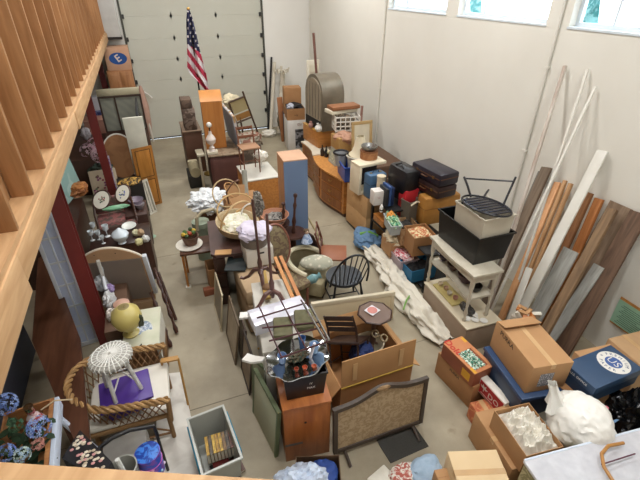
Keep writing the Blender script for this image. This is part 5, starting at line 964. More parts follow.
# ================= LEFT SIDE, along and under the mezzanine =================
def pxprism(name, label, cat, px, z1, z0, m, bev=0):
    P = [G(*p, z1) for p in px]; c = sum(P, V((0, 0, 0)))/len(P); pl = [(p.x-c.x, p.y-c.y) for p in P]
    q = MB(); q.prism(pl, 0, z1-z0, m); return tag(q.build(name, None, at((c.x, c.y, z0))), label, cat)
# brown table and navy chest
dtm = M('#5b3a2a', .3, 'woody', '#422619', 3); e = pxprism('drop_leaf_table', 'long dark brown polished table seen below the mezzanine beam', 'table', [(38, 258), (48, 254), (80, 338), (90, 440), (74, 440), (32, 341)][::-1], .80, .76, dtm)
for x_, y_ in ((-.06, .9), (.12, -.85)): MB().box((x_-.04, y_-.2, -.755), (x_+.04, y_+.2, -.001), dtm).build('leg', e)
tag(MB().box((-2.9, 2.2, 0), (-1.95, 4.9, .55), M('#3d4252', .6), bev=.01).build('navy_chest'), 'dark navy chest top beyond the long brown table, under the beam', 'chest')
# white window sashes leaning under the beam
e = thing('window_sash', 'tall white framed window sash with frosted panes standing left of the nearer red column', 'window sash', at((-1.45, 4.76, .0), .12)); wsf = M('#dde3ec', .5); sw, shh = .25, 1.9
for a, b in (((0, 0, 0), (sw, .03, .06)), ((0, 0, shh-.06), (sw, .03, shh)), ((0, 0, .06), (.04, .03, shh-.06)), ((sw-.04, 0, .06), (sw, .03, shh-.06)), ((sw/2-.01, .003, .06), (sw/2+.01, .027, shh-.06))): MB().box(a, b, wsf, bev=.003).build('frame_bar', e)
for k in range(1, 6): MB().box((.04, .003, k*shh/6), (sw-.04, .027, k*shh/6+.022), wsf).build('glazing_bar', e)
MB().box((.03, .012, .05), (sw-.03, .018, shh-.05), M('#b9caee', .15, h2='#dde6f6', sc=3)).build('frosted_pane', e)
tag(MB().box((0, 0, 0), (.04, .04, 1.1), M('#bcb8b0', .6), bev=.004).build('white_strip', None, at((-.985, 4.95, 0), .1, 0, 0)), 'narrow white strip standing right against the nearer red column', 'strip')
# tub chair of rattan
c = (G(168, 412, .62)+G(162, 356, .62)+G(85, 405, .62)+G(78, 370, .7))/4; e = thing('rattan_tub_chair', 'natural rattan tub chair with a white seat cushion', 'chair', at((c.x+.0, c.y+.02, 0), -.02)); CC = at((c.x, c.y+.02, 0), -.02)
rt = M('#a37e50', .6, 'weave', '#7f5c36', 50, bump=.5); rd_ = M('#8b6540', .5)
def rim(t, z=0, k=1): # t 0..1 near arm -> back -> far arm
    a_ = PI*(t-.5); x = .40-.05*k if 0 else None
    if t < .22: p = V((.40-(.40+.06)*t/.22, -.37, .0))
    elif t > .78: p = V((-.06+(.46)*(t-.78)/.22, .37, .0))
    else: th = PI*1.5-PI*(t-.22)/.56; p = V((-.06+.37*math.cos(th)*1.05, .37*math.sin(th), 0))
    return V((p.x*k, p.y*k, z+.66+.14*math.sin(PI*t)**1.5))
q = MB()
for k in range(3):
    pt = []
    for i in range(121):
        p = rim(i/120); p2 = rim(min(1, i/120+.01)); p1 = rim(max(0, i/120-.01)); t_ = (p2-p1).normalized(); s1_ = V((0, 0, 1)).cross(t_).normalized(); a_ = i*.55+k*2*PI/3; pt.append(p+(s1_*math.cos(a_)+t_.cross(s1_)*math.sin(a_))*.022)
    q.tube(pt, .0165, (M('#b38c5a', .6), M('#9c7748', .6), M('#a98252', .6))[k], 6)
q.build('woven_rim', e)
q = MB()
for i in range(31):
    for s_ in (-1, 1):
        j = i+s_*2
        if 0 <= j <= 30: a_ = rim(i/30, -.0, .97); b_ = rim(j/30, 0, .86); b_.z = .42; q.tube([a_, b_], .0065, rd_, 5)
q.build('rattan_lattice', e)
MB().box((-.33, -.33, .36), (.38, .33, .41), rt, bev=.01).build('seat', e); MB().box((-.34, -.325, .41), (.40, .325, .49), M('#e4dfd4', .85, h2='#d8d2c6'), bev=.035).build('cushion', e)
for x, y in ((.36, -.32), (.36, .32), (-.3, -.28), (-.3, .28)):
    MB().tube([(x, y, 0), (x, y, .38)], .022, rt).build('leg', e)
for x, y in ((.40, -.37), (.40, .37)): MB().tube([(x-.02, y, .36), (x, y, .66)], .024, rt).build('arm_post', e)
MB().tube([(.36, -.32, .12), (-.3, -.28, .12)], .012, rd_).build('stretcher', e); MB().tube([(.36, -.32, .14), (.1, -.3, .3), (-.15, -.29, .14)], .01, rd_).build('brace', e)
# purple bin and white wicker stool
c = G(130, 396, .58); e = thing('purple_bin', 'purple plastic storage bin lying on the rattan chair cushion', 'storage bin', at((c.x-.02, c.y, .492), .1)); pu = M('#43287c', .4, amt=.2)
MB().box((-.2, -.16, 0), (.2, .16, .17), pu, bev=.03).build('body', e); MB().box((-.23, -.19, .158), (.23, .19, .186), M('#4c2f8a', .4), bev=.01).build('lid', e)
for x in (-.1, .1): MB().box((x-.03, -.165, .02), (x+.03, -.15, .155), pu, bev=.005).build('moulded_rib', e)
PB = at((c.x-.02, c.y, .492), .1)
e = thing('wicker_stool', 'white painted wicker stool with a round woven seat, standing on the purple bin', 'stool', at((c.x-.03, c.y+.03, .679), .35, .0, -.05)); H = .46
MB().lathe([(.14, H-.07), (.165, H-.06), (.185, H-.03), (.18, H-.005), (.15, H+.008), (.001, H+.012)], M('#b9b6ae', .6, 'weave', '#8f8c84', 60), n=30).build('seat', e)
q = MB()
for k in range(26): a_ = 2*PI*k/26; q.tube([(.015*math.cos(a_), .015*math.sin(a_), H+.014), (.15*math.cos(a_), .15*math.sin(a_), H+.010), (.183*math.cos(a_), .183*math.sin(a_), H-.012), (.178*math.cos(a_), .178*math.sin(a_), H-.06)], .007, white, 5)
for r_ in (.06, .105, .15): q.tube([(r_*math.cos(t*PI/12), r_*math.sin(t*PI/12), H+.013) for t in range(24)], .005, white, 5, closed=True)
q.build('woven_strands', e)
for k in range(4):
    a_ = PI/4+k*PI/2; MB().tube([(.12*math.cos(a_), .12*math.sin(a_), H-.06), (.17*math.cos(a_), .17*math.sin(a_), .0)], [.018, .019], wickw, 8).build('leg', e)
    b_ = a_+PI; MB().tube([(.16*math.cos(a_), .16*math.sin(a_), .1), (.04*math.cos(a_+.6), .04*math.sin(a_+.6), .2)], .008, white, 6).build('brace', e)
# white slab and rug under the chair, bamboo frame
P = [(162, 374), (182, 372), (203, 478), (150, 478)]; q = MB(); W_ = [G(*p, .05) for p in P][::-1]; q.prism([(p.x, p.y) for p in W_], .005, .05, M('#cfcac2', .5, 'blot', '#d8d4cc', 3)); tag(q.build('white_door_slab'), 'white door slab lying on the floor beside the rattan chair', 'door slab')
tag(MB().box((-1.02, 2.35, .004), (-.62, 3.0, .35), M('#a7a39c', .9, h2='#928e88', sc=9), bev=.05).build('grey_ottoman'), 'pale grey furry ottoman under the rattan chair, behind the tin bucket', 'ottoman')
b0, b1 = G(189, 409, 0), G(168, 373, .02); e = thing('bamboo_frame', 'thin bamboo frame standing beside the rattan chair', 'frame', at(b0)); bm_ = M('#b08447', .5)
p1 = G(178, 358, .55)-b0; p2 = G(161, 361, .55)-b0; p3 = V((p2.x+.0, p2.y-.02, -b0.z+.0)); MB().tube([V((0, 0, 0)), p1], .012, bm_).build('upright', e); MB().box((0, -.03, -.01), ((p2-p1).length, .03, .01), M('#bd8f52', .5), T=frm(p1, p2-p1, V((0, 0, 1)).cross(p2-p1))).build('top_plate', e); MB().tube([p2, V((p2.x, p2.y, .01))], .012, bm_).build('upright', e)
# clear bin with books
fr = top3((203, 474), (241, 457), (187, 420), .40, 0); fr = (fr[0], fr[1], fr[2]); e, a, b = tub('storage_tub', 'large translucent storage tub with turquoise handles, on the floor at the bottom edge', 'storage tub', fr, .40, M('#a9aba4', .3), lip=.016, taper=.86, lidmat=M('#c2c5c0', .3))
for x in (-.03, a+.004): MB().box((x, b*.12, .26), (x+.026, b*.9, .385), M('#2f7f9c', .4), bev=.008).build('handle', e)
CBn = fr[0]
bk = M('#e9e2d0', .8)
def book(label, Mx, w, d, h, m, grp='books in the translucent tub'):
    e = thing('book', label, 'book', Mx, grp); MB().box((0, 0, 0), (w, d, .002), m).box((0, 0, h-.002), (w, d, h), m).box((-.001, 0, 0), (.003, d, h), m).build('cover', e); MB().box((.003, .003, .002), (w-.003, d-.003, h-.002), bk).build('pages', e)
for i in range(8):
    book(('gold spined upright book, leftmost of the row in the tub', 'dark upright book second from the left in the tub', 'yellow upright book third from the left in the tub', 'gold upright book fourth from the left in the tub', 'yellow upright book fifth from the left in the tub', 'brown upright book right of the yellow ones in the tub', 'black upright book beside the brown one in the tub', 'dull red upright book at the right end of the row in the tub')[i], CBn @ at((.075, b*.42, 0), -.12) @ frm((i*.032, 0, .25), (0, 0, -1), (0, 1, 0)), .14, .2, .028, M(('#b9922c', '#3a2f24', '#c8a53a', '#b58a28', '#c49c30', '#6a4a2a', '#26221f', '#7a4a3a')[i], .4, 'blot', ('#9a7420', '#5a4a34', '#a8842a', '#8a6418', '#8f7020', '#8a6a3a', '#6a5a48', '#4a2a22')[i], 30))
for i in range(5):
    book(('red covered book in the low pile of the tub', 'black covered book at the bottom of the pile in the tub', 'dark red book on the pile of the tub', 'brown flat book in front in the tub', 'maroon book lying at the near end of the tub')[i], CBn @ at(((.09, .09, .1, .26, .18)[i], (.05, .06, .06, .08, .03)[i], .012+.028*(i if i < 3 else i-3)), (.1, .05, -.05, .1, .0)[i]), (.15, .16, .15, .12, .13)[i], .2 if i < 3 else .18, .024, M(('#8c2a26', '#221f20', '#6b2320', '#5c3a2c', '#4e2320')[i], .4))
# tin bucket, lacquer box, jar, black arm
c = G(147, 452, .62); e = thing('tin_bucket', 'round tin with a bright blue and purple mermaid style print, at the bottom edge', 'tin', at((c.x, c.y, .355))); MB().lathe([(.10, 0), (.10, .24), (.104, .24), (.104, .26), (.10, .26)], M('#2f58c8', .3, 'blot', '#7a48b0', 9), n=28).build('body', e)
MB().lathe([(.100, .262), (.001, .27)], M('#3f7fd8', .3, 'blot', '#1f3f9c', 16), n=28).build('lid', e); MB().tube([(.101*math.cos(t*PI/16), .101*math.sin(t*PI/16), .15) for t in range(32)], .004, M('#d06ab8', .4), 6, closed=True).build('pink_band', e)
for k in range(9): a_ = k*.7; MB().ball((.1*math.cos(a_), .1*math.sin(a_), .05+.03*(k % 4)), .014, M(('#e8d8f0', '#e0a0c8', '#a8d0f0')[k % 3], .4), sub=2).build('printed_flower', e)
pxs = [(80, 430), (62, 458), (100, 480), (112, 462)]; P = [G(*p, .95) for p in pxs]; c = sum(P, V((0, 0, 0)))/4; e = thing('lacquer_box', 'black lacquered box with cream and pink blossom decoration', 'box', at((c.x, c.y, .752))); pl = [(p.x-c.x, p.y-c.y) for p in P]
MB().prism(pl, 0, .2, M('#1d1c20', .35)).build('body', e); q = MB()
for i in range(80):
    a_, b_ = rnd.uniform(.06, .94), rnd.uniform(.06, .94); p = V(pl[0]+(0,))*(1-a_)*(1-b_)+V(pl[1]+(0,))*(1-a_)*b_+V(pl[2]+(0,))*a_*b_+V(pl[3]+(0,))*a_*(1-b_)
    if abs(math.sin(a_*6+b_*3)) < .45: continue
    q.ball((p.x, p.y, .2), (.017, .014, .003), M(('#d8cdb8', '#c98e8c', '#b8a890')[i % 3], .6), sub=1)
q.build('blossom_pattern', e)
c = G(120, 460, .75); e = thing('glass_jar', 'cloudy glass jar holding a white candle, at the bottom edge', 'jar', at((c.x, c.y, .353))); MB().lathe([(.06, 0), (.1, .1), (.11, .3), (.1, .3), (.09, .1), (.001, .02)], M('#a8a8a0', .2), n=22).build('body', e); MB().tube([(0, 0, .08), (-.03, .04, .36)], .02, white).build('candle', e)
pts = [G(99, 448, .8), G(112, 438, .82), G(130, 430, .8), (G(154, 426, .72)), G(158, 436, .6)]; o = pts[0]; e = thing('black_curved_arm', 'black curved wooden chair arm beside the tin bucket', 'chair arm', at(o)); MB().tube([p-o for p in pts], [.016, .018, .018, .016, .014], black).build('rail', e); MB().tube([pts[3]-o, V((pts[3].x-o.x, pts[3].y-o.y, -o.z+.01))], .014, black).build('upright', e); MB().tube([pts[0]-o, V((pts[0].x-o.x, pts[0].y-o.y, -o.z+.36))], .014, black).build('upright', e)
# flower crate on a white stand
Z = 1.12; F1, F0, N1 = G(54, 397.5, Z), G(4, 413, Z), G(50, 478, Z); x = (F1-F0).normalized(); y = V((-x.y, x.x, 0)); dp = abs((F1-N1).dot(y)); o = F0-y*dp; Mx = frm((o.x, o.y, Z-.2), x, y); wd_ = (F1-F0).length
e = thing('planter_crate', 'open wooden crate of silk flowers on a white trestle, at the bottom left', 'crate', Mx); pm = M('#b07c4c', .6, 'woodx', '#966338', 5)
for a, b_ in (((0, 0, 0), (wd_, dp, .015)), ((0, 0, .015), (wd_, .015, .2)), ((0, dp-.015, .015), (wd_, dp, .2)), ((0, .015, .015), (.015, dp-.015, .2)), ((wd_-.03, .015, .015), (wd_, dp-.015, .2))): MB().box(a, b_, pm).build('side_board', e)
MB().box((wd_-.1, .015, .1), (wd_-.03, dp-.015, .115), pm).build('inner_shelf', e)
PK = Mx
e = thing('white_trestle', 'white painted trestle carrying the flower crate', 'trestle', PK @ at((0, 0, -.92)))
MB().box((wd_+.002, 0, 1.0), (wd_+.035, dp, 1.12), M('#c9d3e4', .5), bev=.004).build('side_board', e); MB().box((0, 0, .89), (wd_, dp, .918), M('#c9d3e4', .5)).build('top_board', e)
for x_, y_, l in ((wd_-.02, dp-.03, .25), (wd_-.02, .03, .25), (.03, dp-.03, -.1), (.03, .03, -.1)): MB().tube([(x_, y_, .9), (x_+l, y_, .0)], .025, M('#c9d3e4', .5), 8).build('leg', e)
leafm = M('#2f4a30', .6, h2='#223722', sc=20); stem_m = M('#5a4630', .6)
e = thing('leafy_stems', 'dark green silk leaves filling the flower crate', 'artificial plant', PK @ at((wd_*.35, dp*.45, .02)))
q = MB(); r_ = random.Random(5)
for i in range(170):
    p = V((r_.uniform(-.32, .24), r_.uniform(-.5, .28), r_.uniform(.05, .22))); a_ = r_.uniform(0, 6.28); T = at(p, a_, r_.uniform(-.6, .6)); s_ = r_.uniform(.035, .06)
    q.prism([(0, -s_), (s_*.5, -s_*.3), (s_*.45, s_*.4), (0, s_), (-s_*.45, s_*.4), (-s_*.5, -s_*.3)], 0, .002, leafm, T=T)
q.build('leaves', e); MB().tube([(-.2, .2, 0), (-.12, .1, .3), (-.05, -.1, .42)], .012, stem_m).build('stem', e)
def hydr(px, z, r, cols, lb, sd):
    c = G(*px, z); e = thing('silk_flower', lb, 'artificial flower', at((c.x, c.y, z))); q = MB(); r2 = random.Random(sd)
    for i in range(60):
        u_, v_ = r2.uniform(-1, 1), r2.uniform(0, 6.28); k = math.sqrt(1-u_*u_); n_ = V((k*math.cos(v_), k*math.sin(v_), u_)); p = n_*r
        T = Matrix.Translation(p) @ n_.to_track_quat('Z', 'Y').to_matrix().to_4x4(); s_ = r*.26; m = cols[i % len(cols)]
        for w_ in range(4): q.prism([(0, 0), (s_*.7, s_*.3), (s_, 0), (s_*.7, -s_*.3)], .0, .002, m, T=T @ Matrix.Rotation(w_*PI/2, 4, 'Z') @ Matrix.Rotation(-.3, 4, 'Y'))
    q.build('petals', e); MB().tube([(0, 0, -r), (0, 0, -r*.2)], .005, M('#4a6a3a', .7)).build('stem', e); return e
bl_ = [M('#7f9ddc', .7), M('#9db4e8', .7), M('#6a86cc', .7)]; hydr((39, 427), 1.22, .075, bl_+[M('#b8c8f0', .7)], 'blue hydrangea head in front of the pink pitcher', 1); hydr((6, 404), 1.24, .075, bl_, 'darker blue hydrangea head at the left picture edge', 2); hydr((6, 453), 1.2, .055, bl_, 'small blue flower head low at the left picture edge', 3)
hydr((22, 455), 1.2, .05, [M('#cfe0d4', .7), M('#a9c4e0', .7)], 'pale green white flower head low in the crate', 4); hydr((38, 444), 1.18, .04, [M('#d09a8c', .7), M('#c07f74', .7)], 'dusty pink flower head below the blue hydrangea', 5); hydr((15, 425), 1.2, .05, [M('#4f7a58', .7), M('#3f6848', .7)], 'green seed head left of the pink pitcher', 6)
c = G(33, 416, 1.14); e = thing('ceramic_pitcher', 'pink and white ceramic pitcher with a silver top among the flowers', 'pitcher', at((c.x, c.y, .94))); MB().lathe([(.03, 0), (.06, .06), (.07, .14), (.045, .2), (.025, .23), (.03, .27), (.001, .27)], M('#d8c8c8', .25, 'blot', '#a84a52', 12), n=20).build('body', e); MB().lathe([(.03, .27), (.034, .31), (.026, .31), (.001, .3)], chrome, n=16).build('silver_top', e)
tag(MB().tube([(0, 0, 0), (.1, .03, .03), (.22, .02, .0)], .006, M('#cdb897', .6)).build('twine', None, at(G(41, 410, 1.17))), 'loose twine trailing over the crate corner', 'twine')
# arched grey panel, vase group, white figures
Mx, w, h = plane3(G(97, 305, .25), G(155.5, 298, .25), G(90, 257, 1.12)); e = thing('arched_headboard', 'tan headboard with an arched top and a grey brown panel', 'headboard', Mx); hp = M('#c19a74', .55)
T = frm((0, 0, 0), (1, 0, 0), (0, 0, 1)); n = 24
pl = [(0, 0), (w, 0)]+[(w*(1-i/n), h-.10+.20*math.sin(PI*i/n)**.8) for i in range(n+1)]; MB().prism(pl, -.04, -.0, hp, T=T).build('panel', e); MB().box((.10, -.012, .04), (w-.02, -.0005, h-.10), M('#877a6e', .7, h2='#7c7066', sc=3)).build('grey_cloth_panel', e)
MB().tube([(w*(1-i/n), .02, h-.10+.20*math.sin(PI*i/n)**.8) for i in range(n+1)], .016, M('#ddd2c0', .5), 8).build('pale_edge', e); MB().box((w, -.01, .1), (w+.05, .05, h-.08), M('#c9cdd4', .5), bev=.004).build('white_side', e)
for i, x_ in enumerate((.3, .62)): MB().lathe([(.007, 0), (.007, .004), (.001, .004)], ink, n=8, T=T @ at((x_*w, h+.02, .0))).build('screw', e)
tag(MB().box((0, 0, 0), (w-.05, .42, .24), M('#9a7d5c', .7), bev=.01).build('tan_chest', None, frm((Mx.translation.x, Mx.translation.y-.12, 0), (1, -.05, 0), (0, 1, 0))), 'low tan chest under the arched headboard', 'chest')
for i, (a_, b_, lb) in enumerate(((G(177, 333, .02), G(154, 268, .72), 'dark carved bed rail leaning beside the arched headboard, longer one'), (G(171, 347, .02), G(151, 292, .6), 'dark carved bed rail nearer the yellow vase'), (G(176, 320, .02), G(158, 272, .6), 'thin dark bed rail behind the carved ones'))):
    o = a_; d = b_-a_; q = MB(); n = 14; q.tube([d*(k/n)+V((0, 0, 0)) for k in range(n+1)], [.022+.010*math.sin(k*1.9)*(i < 2) for k in range(n+1)], dkwood, 8); tag(q.build('bed_rail', None, at(o)), lb, 'bed rail')
fr = top3((122, 352), (158, 345), (118, 314), .62, 0); e, a, b = solid('white_cloth_table', 'small table under a white and green cloth, behind the rattan chair', 'table', (fr[0], fr[1], fr[2]), .62, M('#8f6a48', .6), topmat=M('#cfccba', .8, h2='#b9bca2')); VT = fr[0]
MB().box((a-.02, -.004, .3), (a+.012, b, .61), M('#d8d4c6', .85)).build('cloth_drop', e)
c = G(131, 332, .66); e = thing('round_vase', 'yellow porcelain globe lamp body with painted leaves', 'vase', at((c.x, c.y, .622))); ym = M('#c9b870', .3, h2='#b8a860', sc=4)
MB().lathe([(.07, 0), (.09, .03), (.05, .07), (.06, .1), (.13, .16), (.16, .25), (.14, .34), (.07, .40), (.06, .405)], ym, n=28).build('body', e); MB().lathe([(.06, .405), (.045, .408), (.001, .404)], M('#8a7a4c', .4), n=20).build('opening', e)
q = MB(); q.lump((.13, -.06, .22), (.03, .03, .07), M('#3f4434', .4), seed=3, amp=.4); q.build('painted_leaf', e)
c2 = G(144, 328, .64); e = thing('blue_plate', 'blue and white plate beside the yellow globe', 'plate', at((c2.x, c2.y, .63), .3, .5)); MB().lathe([(.001, 0), (.06, 0), (.09, .015), (.088, .02), (.05, .006), (.001, .006)], M('#8fa0b8', .3, 'blot', '#d8dce4', 20), n=24).build('dish', e)
e = thing('black_trivet', 'black star shaped iron trivet in front of the yellow globe', 'trivet', at(G(140, 349, .632))); q = MB(); q.prism([((.07 if k % 2 == 0 else .03)*math.cos(k*PI/5), (.07 if k % 2 == 0 else .03)*math.sin(k*PI/5)) for k in range(10)], 0, .015, black); q.build('star', e)
c = G(122, 306, .7); tag(MB().lathe([(.06, 0), (.1, .06), (.09, .12), (.04, .15), (.001, .15)], M('#c9a08c', .5), n=20).build('pink_jar', None, at((c.x, c.y, .625))), 'round pinkish jar behind the yellow globe', 'jar')
tag(MB().box((-.12, -.85, 0), (.12, .35, .62), M('#6d5240', .6), bev=.01).build('plant_stand', None, at((-.86, 5.02, 0))), 'brown stand carrying the white porcelain figures', 'stand')
for i, (px, z, s_, m, lb) in enumerate(((((95, 266)), .78, (.09, .09, .12), '#d5d9df', 'white porcelain pitcher beside the arched headboard'), ((101, 282), .74, (.07, .08, .10), '#c9cdd2', 'white porcelain figurine below the pitcher'), ((109, 287), .72, (.05, .07, .05), '#a08ab8', 'lilac flowered cloth beside the porcelain figures'), ((109, 300), .7, (.06, .12, .08), '#cfd0d0', 'long white porcelain figure, middle of the group'), ((112, 316), .66, (.05, .07, .06), '#d6cdc6', 'small cream porcelain figure nearest the yellow globe'))):
    c = G(*px, z); tag(MB().lump((0, 0, 0), s_, M(m, .35), seed=i+4, amp=.35, fr=4).build(('pitcher', 'figurine', 'flowered_cloth', 'figurine', 'figurine')[i], None, at((c.x, c.y, max(.63+s_[2]*.9, z-.03)))), lb, 'figurine' if i not in (0, 2) else ('pitcher', '', 'cloth')[i])
pole('white_stick', 'white wooden stick leaning over the porcelain figures', G(106, 290, .75), G(98, 254, 1.05), .022, M('#cfd3da', .5))
# glassware table
fr = top3((90, 250), (150, 239.5), (89, 232), .72, 0); e, a, b = solid('glassware_table', 'dark table crowded with white glassware behind the arched headboard', 'table', (fr[0], fr[1], fr[2]), .72, dkwood, topmat=M('#35211d', .3)); GT = fr[0]
def gob(px, lb, s_=1, m=white):
    c = G(*px, .76); return tag(MB().lathe([(.035*s_, 0), (.006, .012), (.006, .07*s_), (.035*s_, .1*s_), (.04*s_, .16*s_), (.035*s_, .16*s_), (.03*s_, .1*s_), (.001, .08*s_)], m, n=14).build('goblet', None, at((c.x, c.y, .722))), lb, 'goblet', 'goblets on the dark table')
gm = M('#cfd6da', .15); gob((92, 238), 'white goblet nearest the red column', 1, gm); gob((94, 230), 'white goblet second from the red column', 1, gm); gob((99, 237), 'white goblet in front, left of the tall cup', .9, gm); gob((107, 234), 'tall white cup left of the white pitcher', 1.2, gm); gob((103, 241), 'small grey goblet in front of the tall white cup', .8, gm)
c = G(121, 238, .8); e = thing('white_tureen', 'white pressed glass tureen in the middle of the dark table', 'tureen', at((c.x, c.y, .722))); MB().lathe([(.06, 0), (.05, .03), (.1, .08), (.12, .14), (.1, .18), (.05, .21), (.02, .24), (.001, .25)], M('#d5dfe8', .2), n=24).build('body', e)
c = G(129, 226, .74); tag(MB().lathe([(.001, 0), (.07, 0), (.11, .03), (.105, .035), (.06, .01), (.001, .01)], M('#dfe2dc', .3), n=22).build('shallow_dish', None, at((c.x, c.y, .722), 0, .1)), 'white shallow dish at the back of the dark table', 'dish')
for i, (px, m, lb) in enumerate((((136, 233), '#c9c4a0', 'pale yellow figurine right of the white tureen'), ((141, 233), '#b89a78', 'tan shell shaped cup at the right edge of the dark table'), ((146, 239), '#c9c9c6', 'white lace doily corner by the headboard'), ((139, 242), '#d6cf9a', 'yellow napkin behind the headboard'))):
    c = G(*px, .76); tag(MB().lump((0, 0, .045), (.045, .045, .05), M(m, .5), seed=i, amp=.3).build('ornament', None, at((c.x, c.y, .722))), lb, 'ornament')
c = G(152.5, 237, .0); tag(MB().lathe([(.001, 0), (.05, 0), (.07, .012), (.001, .008)], M('#9cc0a8', .4), n=16).build('green_saucer', None, at(G(152.5, 237, .0)+V((0, 0, .0)))), 'pale green saucer on the floor beside the dark table', 'dish')
# floral dark chair, oval needleworks, green leaf dish, tapestry panel
c = G(116, 219, .6); e = thing('needlepoint_chair', 'dark wooden chair with a rose needlepoint seat behind the glassware', 'chair', at((c.x, c.y+.12, 0), .1)); nm_ = M('#5e4c44', .8, 'blot', '#8f5654', 10)
MB().box((-.3, -.28, .45), (.3, .28, .56), nm_, bev=.03).build('seat', e); MB().box((-.3, .24, .56), (.3, .32, .86), nm_, bev=.03).build('backrest', e)
for x in (-.27, .27):
    for y in (-.25, .25): MB().tube([(x, y, 0), (x, y, .46)], .022, dkwood).build('leg', e)
    MB().tube([(x*1.1, -.26, .55), (x*1.12, -.1, .72), (x*1.1, .26, .78)], .02, dkwood).build('arm', e)
def oval(px, z, rx, rz_, lb, cols):
    c = G(*px, z); e = thing('oval_needlework', lb, 'needlework', at(c) @ Matrix.Rotation(-.42, 4, 'Z') @ Matrix.Rotation(-.75, 4, 'X')); T = frm((0, 0, 0), (1, 0, 0), (0, 0, 1)) @ Matrix.Diagonal((rx, rz_, 1, 1))
    MB().lathe([(.001, -.01), (.93, -.01), (.93, .008), (.001, .009)], M('#e2ddcf', .8), n=36, T=T).build('cloth', e); MB().tube([T @ V((.97*math.cos(t*PI/20), .97*math.sin(t*PI/20), 0)) for t in range(40)], .014, M('#4a2c20', .35), 8, closed=True).build('frame', e)
    q = MB(); r2 = random.Random(px[0])
    for i in range(14): a_, k = r2.uniform(0, 6.3), r2.uniform(.05, .5); q.ball(T @ V((k*math.cos(a_), k*math.sin(a_)*.8-.12*(i % 2), .01)), (.014, .004, .014), cols[i % len(cols)], sub=1)
    q.build('stitched_flowers', e)
oval((101.5, 200), .98, .145, .165, 'oval framed needlework with red and green flowers, nearer the red column', [M('#5f6f52', .8), M('#a4605c', .8), M('#4f5a48', .8)])
oval((122.8, 193.5), 1.0, .125, .16, 'oval framed needlework with a blue flower basket, farther one', [M('#6b76b0', .8), M('#55608c', .8), M('#8f9a7c', .8)])
c = G(116.5, 207, .9); e = thing('leaf_dish', 'green pea pod shaped leaf dish below the oval needleworks', 'dish', at((c.x, c.y, .87), .15)); MB().lump((0, 0, .02), (.17, .06, .035), M('#7fb08c', .35, h2='#5f9470', sc=9), seed=2, amp=.25).build('body', e)
P0, P1, P2 = G(97, 208, .02), G(124, 203, .02), G(85.5, 172, .66); Mx, w, h = plane3(P0, P1, P2); e = thing('tapestry_screen', 'tan tapestry panel with purple flowers behind the oval needleworks', 'screen', Mx); MB().box((0, 0, 0), (w, .03, h), M('#b8a992', .85, h2='#a89880', sc=8), bev=.005).build('panel', e)
q = MB(); r2 = random.Random(9)
for i in range(26):
    x_, z_ = r2.uniform(.05, w-.05), r2.uniform(.05, h-.05); m = M(('#7a3f62', '#6c5546', '#5c6a4c', '#8a4a50')[i % 4], .8)
    for k in range(3 if i % 4 == 0 else 1): q.ball((x_+.03*math.cos(k*2.1), -.002, z_+.03*math.sin(k*2.1)), (.028, .004, .024), m, sub=1)
q.build('woven_flowers', e); # pink hydrangeas in a glass basket, white lamp
c = G(101, 172, .55); e = thing('wire_basket', 'wire plant basket of dark foliage beside the red column', 'basket', at((c.x-.0, c.y+.15, .0))); MB().lathe([(.15, .0), (.15, .35), (.2, .52), (.19, .52), (.001, .3)], M('#7c8078', .5), n=18).build('body', e); tag(MB().lump((0, 0, .56), (.2, .16, .12), M('#26362e', .7, 'blot', '#46544a', 14), seed=5, amp=.5, fr=6).build('foliage', e), kind='stuff')
for i, (px, lb) in enumerate((((88, 151), 'dusty pink hydrangea head, leftmost of the bouquet by the column'), ((95, 145), 'dusty pink hydrangea head at the top of the bouquet by the column'), ((99, 155), 'dusty pink hydrangea head closest to the red column'))): hydr(px, .88, .15, [M('#dbb8c6', .8), M('#cda2b4', .8), M('#e6ccd6', .8)], lb, 20+i)
c = G(86, 134, 1.08); e = thing('white_silk_flower', 'white silk flower above the pink hydrangeas', 'artificial flower', at(c)); MB().lump((0, 0, 0), (.09, .09, .11), M('#d0ccd4', .6), seed=6, amp=.4).build('petals', e); MB().tube([(0, 0, 0), (.1, -.1, -.4)], .008, M('#4a6a3a', .7)).build('stem', e)
# long table carrying the bouquet stuff, peach boxes
for i, (px, s_, m, lb) in enumerate((((96, 126), (.5, .5, .3), '#b98a78', 'peach coloured box behind the farther red column, upper'), ((100, 108), (.3, .3, .2), '#b5713c', 'orange brown basket shaped box below the blue printed box'))):
    c = G(*px, 1.0); e = thing('peach_box', lb, 'box', at((c.x-s_[0]/2, c.y, .802))); MB().box((0, 0, 0), s_, M(m, .7), bev=.01).build('body', e); MB().box((-.005, -.005, s_[2]), (s_[0]+.005, s_[1]+.005, s_[2]+.03), M(m, .6), bev=.005).build('lid', e)
tag(MB().box((-2.3, 9.7, 0), (-1.2, 12.4, .80), M('#4f352a', .5), bev=.01).build('long_sideboard'), 'long dark sideboard under the mezzanine behind the red columns', 'sideboard')
tag(MB().box((-2.6, 6.3, 0), (-1.42, 7.7, .8), M('#43291f', .4, 'woody', '#341e16', 3), bev=.01).build('dark_sideboard'), 'dark brown sideboard behind the nearer red column', 'sideboard')
c = G(72, 190, .9); tag(MB().lump((0, 0, .1), (.2, .2, .1), M('#b5763c', .6, 'blot', '#8a5228', 8), seed=3, amp=.4).build('amber_basket', None, at((c.x, c.y, .80))), 'orange basketwork heap on the dark sideboard', 'basket')
P0, P1, P2 = G(68, 205, .82), G(81, 195, .82), G(68, 160, 1.5); slabbox('teal_painting', 'pale teal canvas standing on the dark sideboard', 'painting', P0, P1+V((.0, .35, 0)), P0+V((-.08, 0, .62)), .02, M('#8fb3ae', .6, 'blot', '#a9c4be', 4))
